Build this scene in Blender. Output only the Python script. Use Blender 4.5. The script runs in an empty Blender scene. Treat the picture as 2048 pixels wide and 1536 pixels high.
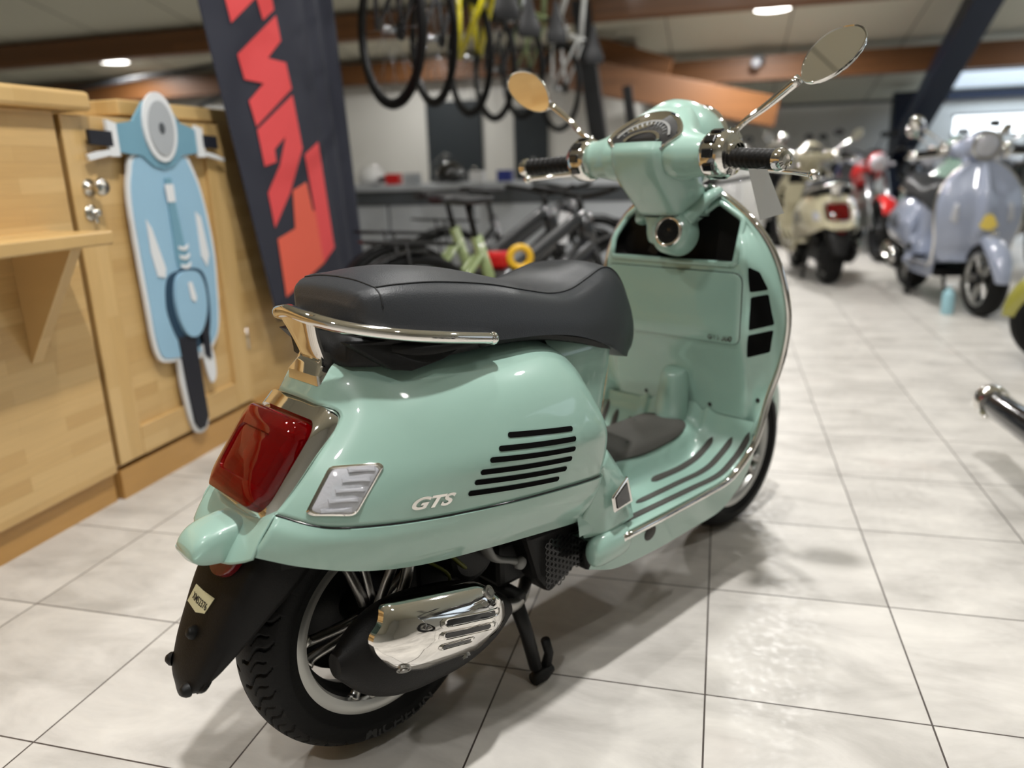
import bpy, bmesh, math, random
from mathutils import Vector, Matrix
from mathutils.bvhtree import BVHTree
PI = math.pi
random.seed(7)
scn = bpy.context.scene
COL = scn.collection

# ------------------------------------------------------------------ node helpers
def mat(name, color=(0.5, 0.5, 0.5), rough=0.5, metal=0.0, coat=0.0, bump=0.0, bscale=60.0, var=0.0, vscale=8.0,
        trans=0.0, ior=1.45, emit=None, estr=0.0, spec=0.5, alpha=1.0, coat_rough=0.04):
    m = bpy.data.materials.new(name); m.use_nodes = True
    nt = m.node_tree; b = nt.nodes['Principled BSDF']
    b.inputs['Base Color'].default_value = (*color, 1)
    b.inputs['Roughness'].default_value = rough
    b.inputs['Metallic'].default_value = metal
    b.inputs['Coat Weight'].default_value = coat
    b.inputs['Coat Roughness'].default_value = coat_rough
    b.inputs['Transmission Weight'].default_value = trans
    b.inputs['IOR'].default_value = ior
    b.inputs['Specular IOR Level'].default_value = spec
    b.inputs['Alpha'].default_value = alpha
    if emit:
        b.inputs['Emission Color'].default_value = (*emit, 1); b.inputs['Emission Strength'].default_value = estr
    tc = nt.nodes.new('ShaderNodeTexCoord')
    nz = nt.nodes.new('ShaderNodeTexNoise'); nz.inputs['Scale'].default_value = vscale; nz.inputs['Detail'].default_value = 4
    nt.links.new(tc.outputs['Object'], nz.inputs['Vector'])
    if var > 0:
        mx = nt.nodes.new('ShaderNodeMix'); mx.data_type = 'RGBA'
        mx.inputs[6].default_value = tuple(max(0, c * (1 - var)) for c in color) + (1,)
        mx.inputs[7].default_value = tuple(min(1, c * (1 + var)) for c in color) + (1,)
        nt.links.new(nz.outputs['Fac'], mx.inputs[0]); nt.links.new(mx.outputs[2], b.inputs['Base Color'])
    else:
        mr = nt.nodes.new('ShaderNodeMapRange')
        mr.inputs['To Min'].default_value = max(0.0, rough - 0.02); mr.inputs['To Max'].default_value = rough + 0.02
        nt.links.new(nz.outputs['Fac'], mr.inputs['Value']); nt.links.new(mr.outputs['Result'], b.inputs['Roughness'])
    if bump > 0:
        n2 = nt.nodes.new('ShaderNodeTexNoise'); n2.inputs['Scale'].default_value = bscale; n2.inputs['Detail'].default_value = 3
        nt.links.new(tc.outputs['Object'], n2.inputs['Vector'])
        bp = nt.nodes.new('ShaderNodeBump'); bp.inputs['Strength'].default_value = bump; bp.inputs['Distance'].default_value = 0.002
        nt.links.new(n2.outputs['Fac'], bp.inputs['Height']); nt.links.new(bp.outputs['Normal'], b.inputs['Normal'])
    return m

def srgb(r, g, b):
    f = lambda c: (c / 255) / 12.92 if c / 255 <= 0.04045 else (((c / 255) + 0.055) / 1.055) ** 2.4
    return (f(r), f(g), f(b))

def wood_mat(name, c1, c2, swap, bw=0.42, bh=0.043, rough=0.38):
    """glued-lamella timber; swap picks which world axes the staves follow"""
    m = bpy.data.materials.new(name); m.use_nodes = True
    nt = m.node_tree; N = nt.nodes; Lk = nt.links; b = N['Principled BSDF']
    g = N.new('ShaderNodeNewGeometry'); sp = N.new('ShaderNodeSeparateXYZ'); Lk.new(g.outputs['Position'], sp.inputs[0])
    cb = N.new('ShaderNodeCombineXYZ')
    a, c = {'h': ('Y', 'Z'), 'v': ('Z', 'Y'), 't': ('Y', 'X'), 'x': ('X', 'Z')}[swap]
    Lk.new(sp.outputs[a], cb.inputs[0]); Lk.new(sp.outputs[c], cb.inputs[1])
    br = N.new('ShaderNodeTexBrick'); br.inputs['Scale'].default_value = 1.0
    br.inputs['Brick Width'].default_value = bw; br.inputs['Row Height'].default_value = bh
    br.inputs['Mortar Size'].default_value = 0.0004; br.inputs['Mortar Smooth'].default_value = 0.6
    br.offset = 0.37; br.offset_frequency = 2
    br.inputs['Color1'].default_value = (*c1, 1); br.inputs['Color2'].default_value = (*c2, 1)
    br.inputs['Mortar'].default_value = (*[x * 0.8 for x in c2], 1)
    Lk.new(cb.outputs[0], br.inputs['Vector'])
    mp = N.new('ShaderNodeMapping'); mp.inputs['Scale'].default_value = (6, 120, 1); Lk.new(cb.outputs[0], mp.inputs['Vector'])
    nz = N.new('ShaderNodeTexNoise'); nz.inputs['Scale'].default_value = 1.0; nz.inputs['Detail'].default_value = 5; nz.inputs['Distortion'].default_value = 0.6
    Lk.new(mp.outputs[0], nz.inputs['Vector'])
    rp = N.new('ShaderNodeMapRange'); rp.inputs['To Min'].default_value = 0.86; rp.inputs['To Max'].default_value = 1.1
    Lk.new(nz.outputs['Fac'], rp.inputs['Value'])
    mx = N.new('ShaderNodeMix'); mx.data_type = 'RGBA'; mx.blend_type = 'MULTIPLY'; mx.inputs[0].default_value = 1
    Lk.new(br.outputs['Color'], mx.inputs[6]); Lk.new(rp.outputs['Result'], mx.inputs[7])
    Lk.new(mx.outputs[2], b.inputs['Base Color'])
    b.inputs['Roughness'].default_value = rough; b.inputs['Coat Weight'].default_value = 0.25; b.inputs['Coat Roughness'].default_value = 0.15
    return m

def tile_mat(name, size):
    m = bpy.data.materials.new(name); m.use_nodes = True
    nt = m.node_tree; N = nt.nodes; Lk = nt.links; b = N['Principled BSDF']
    g = N.new('ShaderNodeNewGeometry')
    br = N.new('ShaderNodeTexBrick'); br.offset = 0.0; br.squash = 1.0
    br.inputs['Scale'].default_value = 1.0; br.inputs['Brick Width'].default_value = size; br.inputs['Row Height'].default_value = size
    br.inputs['Mortar Size'].default_value = 0.0019; br.inputs['Mortar Smooth'].default_value = 0.15
    br.inputs['Color1'].default_value = (0.0, 0, 0, 1); br.inputs['Color2'].default_value = (1, 1, 1, 1); br.inputs['Mortar'].default_value = (0.5, 0.5, 0.5, 1)
    Lk.new(g.outputs['Position'], br.inputs['Vector'])
    # per-tile offset so that the marbling changes from tile to tile
    ad = N.new('ShaderNodeVectorMath'); ad.operation = 'MULTIPLY_ADD'; ad.inputs[1].default_value = (3.7, 2.1, 5.3)
    Lk.new(br.outputs['Color'], ad.inputs[0]); Lk.new(g.outputs['Position'], ad.inputs[2])
    mp = N.new('ShaderNodeMapping'); mp.inputs['Scale'].default_value = (3.2, 7.0, 3); mp.inputs['Rotation'].default_value = (0, 0, 0.25)
    Lk.new(ad.outputs[0], mp.inputs['Vector'])
    n1 = N.new('ShaderNodeTexNoise'); n1.inputs['Scale'].default_value = 1.0; n1.inputs['Detail'].default_value = 9; n1.inputs['Roughness'].default_value = 0.62; n1.inputs['Distortion'].default_value = 0.5
    Lk.new(mp.outputs[0], n1.inputs['Vector'])
    cr = N.new('ShaderNodeValToRGB'); e = cr.color_ramp.elements
    e[0].position = 0.33; e[0].color = (*srgb(176, 172, 166), 1)
    e[1].position = 0.72; e[1].color = (*srgb(216, 212, 205), 1)
    x = cr.color_ramp.elements.new(0.5); x.color = (*srgb(198, 194, 188), 1)
    Lk.new(n1.outputs['Fac'], cr.inputs[0])
    n2 = N.new('ShaderNodeTexNoise'); n2.inputs['Scale'].default_value = 2.3; n2.inputs['Detail'].default_value = 3
    Lk.new(g.outputs['Position'], n2.inputs['Vector'])
    r2 = N.new('ShaderNodeMapRange'); r2.inputs['From Min'].default_value = 0.62; r2.inputs['From Max'].default_value = 0.75; r2.inputs['To Max'].default_value = 0.25
    Lk.new(n2.outputs['Fac'], r2.inputs['Value'])
    pk = N.new('ShaderNodeMix'); pk.data_type = 'RGBA'; pk.inputs[7].default_value = (*srgb(198, 180, 170), 1)
    Lk.new(r2.outputs['Result'], pk.inputs[0]); Lk.new(cr.outputs[0], pk.inputs[6])
    mx = N.new('ShaderNodeMix'); mx.data_type = 'RGBA'; mx.inputs[7].default_value = (*srgb(70, 62, 58), 1)
    Lk.new(br.outputs['Fac'], mx.inputs[0]); Lk.new(pk.outputs[2], mx.inputs[6]); Lk.new(mx.outputs[2], b.inputs['Base Color'])
    n3 = N.new('ShaderNodeTexNoise'); n3.inputs['Scale'].default_value = 55; n3.inputs['Detail'].default_value = 4
    Lk.new(ad.outputs[0], n3.inputs['Vector'])
    rr = N.new('ShaderNodeMapRange'); rr.inputs['From Min'].default_value = 0.35; rr.inputs['From Max'].default_value = 0.65
    rr.inputs['To Min'].default_value = 0.3; rr.inputs['To Max'].default_value = 0.55
    Lk.new(n3.outputs['Fac'], rr.inputs['Value']); Lk.new(rr.outputs['Result'], b.inputs['Roughness'])
    sb = N.new('ShaderNodeMath'); sb.operation = 'MULTIPLY_ADD'; sb.inputs[1].default_value = -1.0
    Lk.new(br.outputs['Fac'], sb.inputs[0]); 
    m3 = N.new('ShaderNodeMath'); m3.operation = 'MULTIPLY'; m3.inputs[1].default_value = 0.25; Lk.new(n3.outputs['Fac'], m3.inputs[0]); Lk.new(m3.outputs[0], sb.inputs[2])
    bp = N.new('ShaderNodeBump'); bp.inputs['Strength'].default_value = 0.35; bp.inputs['Distance'].default_value = 0.0015
    Lk.new(sb.outputs[0], bp.inputs['Height']); Lk.new(bp.outputs['Normal'], b.inputs['Normal'])
    return m

# ------------------------------------------------------------------ object helpers
def put(o, parent=None):
    COL.objects.link(o)
    if parent is not None: o.parent = parent
    return o

def mesh(name, vs, fs, m, parent=None, smooth=True, solid=None, bevel=None, sub=0, label=None, autosmooth=None, mats=None):
    me = bpy.data.meshes.new(name); me.from_pydata([tuple(v) for v in vs], [], fs); me.validate(); me.update()
    bm = bmesh.new(); bm.from_mesh(me)
    bmesh.ops.recalc_face_normals(bm, faces=bm.faces)
    bm.to_mesh(me); bm.free()
    return finish(name, me, m, parent, smooth, solid, bevel, sub, label, autosmooth)

def finish(name, me, m, parent=None, smooth=True, solid=None, bevel=None, sub=0, label=None, autosmooth=None):
    me.materials.append(m)
    for p in me.polygons: p.use_smooth = smooth
    if smooth and autosmooth: me.set_sharp_from_angle(angle=math.radians(autosmooth))
    o = bpy.data.objects.new(name, me); put(o, parent)
    if sub:
        s = o.modifiers.new('s', 'SUBSURF'); s.levels = sub; s.render_levels = sub
    if solid:
        s = o.modifiers.new('t', 'SOLIDIFY'); s.thickness = solid; s.offset = -1
    if bevel:
        s = o.modifiers.new('b', 'BEVEL'); s.width = bevel; s.segments = 2; s.limit_method = 'ANGLE'; s.angle_limit = math.radians(40)
    if label: o['label'] = label
    return o

class G:
    """geometry gatherer: everything added becomes ONE mesh"""
    def __init__(s): s.v = []; s.f = []
    def add(s, vs, fs):
        n = len(s.v); s.v += [tuple(v) for v in vs]; s.f += [tuple(i + n for i in f) for f in fs]; return s
    def box(s, c, d, rot=None):
        c = Vector(c); h = [x / 2 for x in d]
        vs = [Vector((sx * h[0], sy * h[1], sz * h[2])) for sx in (-1, 1) for sy in (-1, 1) for sz in (-1, 1)]
        if rot is not None: vs = [rot @ v for v in vs]
        return s.add([v + c for v in vs], [(0, 1, 3, 2), (4, 6, 7, 5), (0, 4, 5, 1), (2, 3, 7, 6), (0, 2, 6, 4), (1, 5, 7, 3)])
    def tube(s, pts, r, n=12, smooth=0, caps=True, flat=1.0):
        pts = [Vector(p) for p in pts]
        if smooth: 
            if isinstance(r, (list, tuple)):
                rr = catm([(x, 0, 0) for x in r], smooth); r = [q[0] for q in rr]
            pts = catm(pts, smooth)
        k = len(pts); R = r if isinstance(r, (list, tuple)) else [r] * k
        t0 = (pts[1] - pts[0]).normalized(); up = Vector((0, 0, 1)) if abs(t0.z) < 0.9 else Vector((1, 0, 0))
        nrm = (up - up.dot(t0) * t0).normalized(); vs = []
        for i in range(k):
            t = ((pts[min(i + 1, k - 1)] - pts[max(i - 1, 0)])).normalized()
            nrm = (nrm - nrm.dot(t) * t).normalized(); bn = t.cross(nrm)
            for j in range(n):
                a = 2 * PI * j / n; vs.append(pts[i] + R[i] * (math.cos(a) * nrm * flat + math.sin(a) * bn))
        fs = [(i * n + j, i * n + (j + 1) % n, (i + 1) * n + (j + 1) % n, (i + 1) * n + j) for i in range(k - 1) for j in range(n)]
        if caps: fs += [tuple(range(n - 1, -1, -1)), tuple((k - 1) * n + j for j in range(n))]
        return s.add(vs, fs)
    def lathe(s, prof, c=(0, 0, 0), axis=(0, 1, 0), n=32, a0=0, a1=2 * PI):
        """prof: list of (radius, height along axis)"""
        ax = Vector(axis).normalized(); up = Vector((0, 0, 1)) if abs(ax.z) < 0.9 else Vector((1, 0, 0))
        e1 = (up - up.dot(ax) * ax).normalized(); e2 = ax.cross(e1); c = Vector(c); vs = []
        full = abs(a1 - a0 - 2 * PI) < 1e-6; nn = n if full else n + 1
        for i in range(nn):
            a = a0 + (a1 - a0) * i / n; d = math.cos(a) * e1 + math.sin(a) * e2
            for r, h in prof: vs.append(c + ax * h + d * max(r, 1e-5))
        k = len(prof)
        fs = [(i * k + j, ((i + 1) % nn) * k + j, ((i + 1) % nn) * k + j + 1, i * k + j + 1) for i in range(n) for j in range(k - 1)]
        return s.add(vs, fs)
    def prism(s, poly, d, origin=(0, 0, 0)):
        """poly: list of 3-D points, extruded by vector d"""
        poly = [Vector(p) for p in poly]; d = Vector(d); n = len(poly)
        return s.add(poly + [p + d for p in poly], [tuple(range(n - 1, -1, -1)), tuple(range(n, 2 * n))] + [(i, (i + 1) % n, n + (i + 1) % n, n + i) for i in range(n)])
    def ball(s, c, r, n=16, m=10, rot=None):
        r = (r, r, r) if not isinstance(r, (tuple, list)) else r; vs = []; c = Vector(c)
        for i in range(m + 1):
            t = PI * i / m
            for j in range(n):
                a = 2 * PI * j / n
                v = Vector((r[0] * math.sin(t) * math.cos(a), r[1] * math.sin(t) * math.sin(a), r[2] * math.cos(t)))
                if rot is not None: v = rot @ v
                vs.append(c + v)
        return s.add(vs, [(i * n + j, (i + 1) * n + j, (i + 1) * n + (j + 1) % n, i * n + (j + 1) % n) for i in range(m) for j in range(n)])
    def grid(s, g, closed_v=False, cap=False):
        nu = len(g); nv = len(g[0]); m_ = nv if closed_v else nv - 1
        vs = [p for row in g for p in row]
        fs = [(i * nv + j, (i + 1) * nv + j, (i + 1) * nv + (j + 1) % nv, i * nv + (j + 1) % nv) for i in range(nu - 1) for j in range(m_)]
        if cap: fs += [tuple(range(nv)), tuple((nu - 1) * nv + j for j in range(nv - 1, -1, -1))]
        return s.add(vs, fs)
    def build(s, name, m, parent=None, **k):
        return mesh(name, s.v, s.f, m, parent, **k)

def catm(pts, n, closed=False):
    pts = [Vector(p) for p in pts]; k = len(pts); out = []
    seg = k if closed else k - 1
    for i in range(seg):
        if closed: p0, p1, p2, p3 = pts[(i - 1) % k], pts[i], pts[(i + 1) % k], pts[(i + 2) % k]
        else:
            p1, p2 = pts[i], pts[i + 1]
            p0 = pts[i - 1] if i > 0 else 2 * p1 - p2
            p3 = pts[i + 2] if i + 2 < k else 2 * p2 - p1
        for j in range(n):
            t = j / n
            out.append(0.5 * ((2 * p1) + (p2 - p0) * t + (2 * p0 - 5 * p1 + 4 * p2 - p3) * t * t + (3 * p1 - p0 - 3 * p2 + p3) * t ** 3))
    if not closed: out.append(pts[-1])
    return out

def loft(rows, nu, nv, closed_v=False):
    r1 = [catm(r, nv, closed_v) for r in rows]
    cols = [catm([r[j] for r in r1], nu) for j in range(len(r1[0]))]
    return [[cols[j][i] for j in range(len(cols))] for i in range(len(cols[0]))]

def mirror_rows(rows):
    """rows start on the centre line (y=0) and run to the right side (y<0); returns left ... centre ... right"""
    return [[(p[0], -p[1], p[2]) for p in reversed(r[1:])] + list(r) for r in rows]

def bvh_of(*objs):
    vs = []; fs = []
    for o in objs:
        n = len(vs); vs += [v.co.copy() for v in o.data.vertices]; fs += [[i + n for i in p.vertices] for p in o.data.polygons]
    return BVHTree.FromPolygons(vs, fs)

def cast(bvh, p, d):
    r = bvh.ray_cast(Vector(p), Vector(d))
    return (r[0], r[1] if r[1].dot(Vector(d)) < 0 else -r[1]) if r[0] is not None else (None, None)

def patch(name, bvh, outline, plane, prof, m, parent, d=None, sub=3, hole=None, label=None, off=2.0):
    """a raised or inset piece that follows the surface under it.
    outline: closed list of 2-D points; plane(a,b)->3-D start point; d: cast direction;
    prof: list of (scale, height) from outer to centre."""
    n = len(outline); ca = sum(p[0] for p in outline) / n; cb = sum(p[1] for p in outline) / n
    vs = []; rings = []; last = None
    for sc, h in prof:
        ring = []
        for a, b in outline:
            q = Vector(plane(ca + (a - ca) * sc, cb + (b - cb) * sc))
            loc, nr = cast(bvh, q - Vector(d) * off, d)
            if loc is None:
                loc, nr = bvh.find_nearest(q)[:2]; nr = nr if nr.dot(Vector(d)) < 0 else -nr
            last = (loc, nr)
            ring.append(len(vs)); vs.append(loc + nr.normalized() * h)
        rings.append(ring)
    fs = []
    for r0, r1 in zip(rings, rings[1:]):
        fs += [(r0[i], r0[(i + 1) % n], r1[(i + 1) % n], r1[i]) for i in range(n)]
    if not hole: fs.append(tuple(rings[-1]))
    return mesh(name, vs, fs, m, parent, label=label, autosmooth=35)

def rrect(x0, y0, x1, y1, r, n=4):
    out = []
    for cx, cy, a in ((x1 - r, y1 - r, 0), (x0 + r, y1 - r, 90), (x0 + r, y0 + r, 180), (x1 - r, y0 + r, 270)):
        for i in range(n + 1):
            t = math.radians(a + 90 * i / n); out.append((cx + r * math.cos(t), cy + r * math.sin(t)))
    return out

def round_poly(pts, r, n=4):
    """round the corners of a 2-D polygon"""
    out = []; k = len(pts)
    for i in range(k):
        p0, p, p1 = (Vector(pts[(i + j) % k] + (0,)) if len(pts[i]) == 2 else Vector(pts[(i + j) % k]) for j in (-1, 0, 1))
        a = (p0 - p); b = (p1 - p); q = min(r, a.length * 0.45, b.length * 0.45)
        A = p + a.normalized() * q; B = p + b.normalized() * q
        for j in range(n + 1):
            t = j / n; v = (1 - t) ** 2 * A + 2 * t * (1 - t) * p + t * t * B; out.append((v.x, v.y))
    return out

def capsule(p, q, r, n=6, k=8):
    """outline of a slot from p to q"""
    p = Vector(p + (0,)); q = Vector(q + (0,)); t = (q - p).normalized(); a = math.atan2(t.y, t.x); out = []
    for i in range(k): out.append(tuple((p + (q - p) * (i / k) + r * Vector((t.y, -t.x, 0)))[:2]))
    for i in range(n + 1):
        th = a - PI / 2 + PI * i / n; out.append((q.x + r * math.cos(th), q.y + r * math.sin(th)))
    for i in range(1, k): out.append(tuple((q + (p - q) * (i / k) - r * Vector((t.y, -t.x, 0)))[:2]))
    for i in range(n + 1):
        th = a + PI / 2 + PI * i / n; out.append((p.x + r * math.cos(th), p.y + r * math.sin(th)))
    return out

def text_geo(body, size, extrude=0.0, shear=0.0, bold=0.0):
    cu = bpy.data.curves.new('txt', 'FONT'); cu.body = body; cu.size = size; cu.extrude = extrude; cu.shear = shear; cu.offset = bold
    cu.align_x = 'CENTER'; cu.align_y = 'CENTER'
    o = bpy.data.objects.new('txt', cu); COL.objects.link(o)
    bpy.context.view_layer.update()
    me = bpy.data.meshes.new_from_object(o.evaluated_get(bpy.context.evaluated_depsgraph_get()))
    vs = [v.co.copy() for v in me.vertices]; fs = [tuple(p.vertices) for p in me.polygons]
    bpy.data.objects.remove(o); bpy.data.curves.remove(cu); bpy.data.meshes.remove(me)
    return vs, fs

def empty(name, loc=(0, 0, 0), rz=0.0, label=None, cat=None, group=None):
    o = bpy.data.objects.new(name, None); o.empty_display_size = 0.1; o.location = loc; o.rotation_euler = (0, 0, rz); COL.objects.link(o)
    return tag(o, label, cat, group)

def tag(o, label=None, cat=None, group=None, kind=None):
    if label: o['label'] = label
    if cat: o['category'] = cat
    if group: o['group'] = group
    if kind: o['kind'] = kind
    return o

def children(o): return list(KIDS.get(o.name, []))
KIDS = {}
def index_kids():
    KIDS.clear()
    for o in bpy.data.objects:
        if o.parent: KIDS.setdefault(o.parent.name, []).append(o)

def copy_tree(o, parent=None, swap=None, skip=()):
    c = o.copy(); COL.objects.link(c)
    if parent is not None: c.parent = parent; c.matrix_parent_inverse = o.matrix_parent_inverse.copy()
    if swap and c.type == 'MESH':
        for i, s in enumerate(c.material_slots):
            if s.material and s.material.name in swap:
                mm = swap[s.material.name]; s.link = 'OBJECT'; s.material = mm
    for ch in children(o):
        if ch.name.split('.')[0] in skip: continue
        copy_tree(ch, c, swap, skip)
    return c
# ------------------------------------------------------------------ materials
M = {}
M['paint'] = mat('mint_paint', srgb(148, 180, 168), 0.34, 0.0, coat=1.0, coat_rough=0.03, var=0.012, vscale=3)
M['chrome'] = mat('chrome', (0.82, 0.80, 0.77), 0.05, 1.0, vscale=20)
M['steel'] = mat('satin_steel', (0.45, 0.44, 0.42), 0.32, 1.0, bump=0.1)
M['silver'] = mat('silver_wheel_paint', srgb(176, 176, 172), 0.32, 0.85)
M['black'] = mat('black_plastic', (0.006, 0.006, 0.006), 0.5, spec=.35, bump=0.15, bscale=300)
M['dark'] = mat('dark_plastic', (0.004, 0.0036, 0.0034), 0.5, spec=.25, bump=0.2, bscale=400)
M['gloss'] = mat('gloss_black', (0.008, 0.008, 0.009), 0.12, coat=0.5)
M['rubber'] = mat('tyre_rubber', (0.0035, 0.0035, 0.0035), 0.6, spec=.25, bump=0.2, bscale=200)
M['mat'] = mat('floor_rubber', srgb(66, 64, 60), 0.7, bump=0.4, bscale=500)
M['vinyl'] = mat('seat_vinyl', srgb(48, 50, 53), 0.42, bump=0.25, bscale=450, var=0.05, vscale=4)
M['seam'] = mat('seat_seam', srgb(30, 31, 33), 0.6)
M['red'] = mat('red_lens', (0.42, 0.0, 0.002), 0.04, trans=0.85, ior=1.35, coat=0.3)
M['hole'] = mat('slot_black', (0.003, 0.003, 0.003), 0.9, spec=0.1)
M['redglow'] = mat('red_reflector', (0.55, 0.004, 0.006), 0.25, metal=0.3)
M['clear'] = mat('clear_lens', (0.66, 0.67, 0.72), 0.10, trans=0.35, coat=1.0, bump=0.4, bscale=120)
M['dial'] = mat('dial_face', srgb(34, 34, 36), 0.3, coat=0.6)
M['glass'] = mat('dial_glass', (1, 1, 1), 0.02, trans=1.0)
M['mirror'] = mat('mirror_glass', (0.86, 0.86, 0.86), 0.01, 1.0)
M['grey'] = mat('grey_plastic', srgb(120, 120, 118), 0.45)
M['sticker'] = mat('masking_tape', srgb(214, 208, 170), 0.7)
M['ink'] = mat('ink', (0.01, 0.01, 0.012), 0.6)
M['paper'] = mat('tag_paper', srgb(188, 190, 190), 0.7, bump=0.3, bscale=250)
M['blueln'] = mat('blue_light', (0.1, 0.15, 0.8), 0.2)

def wheel(parent, x, z, R, W, rimR, name, detail=True):
    """tyre with cut tread, rim with spokes; axis along y"""
    h = W / 2; n = 960 if detail else 120; NT = 64 if detail else 14
    base = [(rimR - .004, -h * .70), (rimR + .006, -h * .80), (rimR + .022, -h * .95), (R - .050, -h * 1.0), (R - .036, -h * .98), (R - .026, -h * .93)]
    tread = [(R * 1.0 - .024 * abs(t) ** 2.4, h * .90 * t) for t in [(-1 + 2 * i / NT) for i in range(NT + 1)]]
    prof = base + tread + [(r, -y) for r, y in reversed(base)]
    vs = []; k = len(prof)
    for i in range(n):
        a = 2 * PI * i / n
        for j, (r, y) in enumerate(prof):
            if detail and 6 <= j < 7 + NT:
                t = y / h; ph = (a * R / 0.052 + abs(t) * 1.15 + (0.5 if t > 0 else 0)) % 1.0
                ph = (a * R / 0.047 + abs(t) * 1.5 + (0.5 if t > 0 else 0) + .12 * math.sin(abs(t) * 14)) % 1.0
                dd_ = min(ph, 1 - ph)
                if .10 < abs(t) < .93: r = r - .0045 * max(0, 1 - (dd_ / .075) ** 2)
                dd_ = abs(ph - .5)
                if .42 < abs(t) < .80: r = r - .003 * max(0, 1 - (dd_ / .05) ** 2)
            vs.append((x - r * math.sin(a), y, z + r * math.cos(a)))
    fs = [(i * k + j, ((i + 1) % n) * k + j, ((i + 1) % n) * k + j + 1, i * k + j + 1) for i in range(n) for j in range(k - 1)]
    w = mesh(name, vs, fs, M['rubber'], parent, autosmooth=50)
    r = rimR
    rim = G()
    for q in (1, -1): rim.lathe([(r - .020, q * h * .56), (r - .017, q * h * .70), (r - .010, q * h * .75), (r - .002, q * h * .79), (r + .004, q * h * .79), (r + .004, q * h * .68), (r - .016, q * h * .56)], (x, 0, z), n=120)
    rim.build('rim', M['silver'], w, autosmooth=40)
    G().lathe([(r - .002, -h * .62), (r - .022, -h * .50), (r - .030, 0), (r - .022, h * .50), (r - .002, h * .62)], (x, 0, z), n=96).build('rim_barrel', M['black'], w)
    g = G(); ns = 5
    for i in range(ns):
        for dd in (-.16, .16):
            a = 2 * PI * i / ns + .3
            p = lambda rr, off, yy: (x - rr * math.sin(a + off), yy, z + rr * math.cos(a + off))
            g.tube([p(.030, dd * 1.2, -.018), p(r * .45, dd * .9, -.028), p(r * .8, dd * .75, -.034), p(r - .018, dd * .9, -.036)], [.012, .010, .009, .013], n=8, smooth=4)
    g.build('spokes', M['steel'], w)
    G().lathe([(0, -.05), (.028, -.05), (.036, -.042), (.036, .04), (.0, .045)], (x, 0, z), n=24).build('hub', M['black'], w, autosmooth=40)
    G().lathe([(.055, .052), (.105, .052), (.105, .056), (.055, .056), (.055, .052)], (x, 0, z), n=48).build('brake_disc', M['steel'], w, autosmooth=40)
    return w

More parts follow.
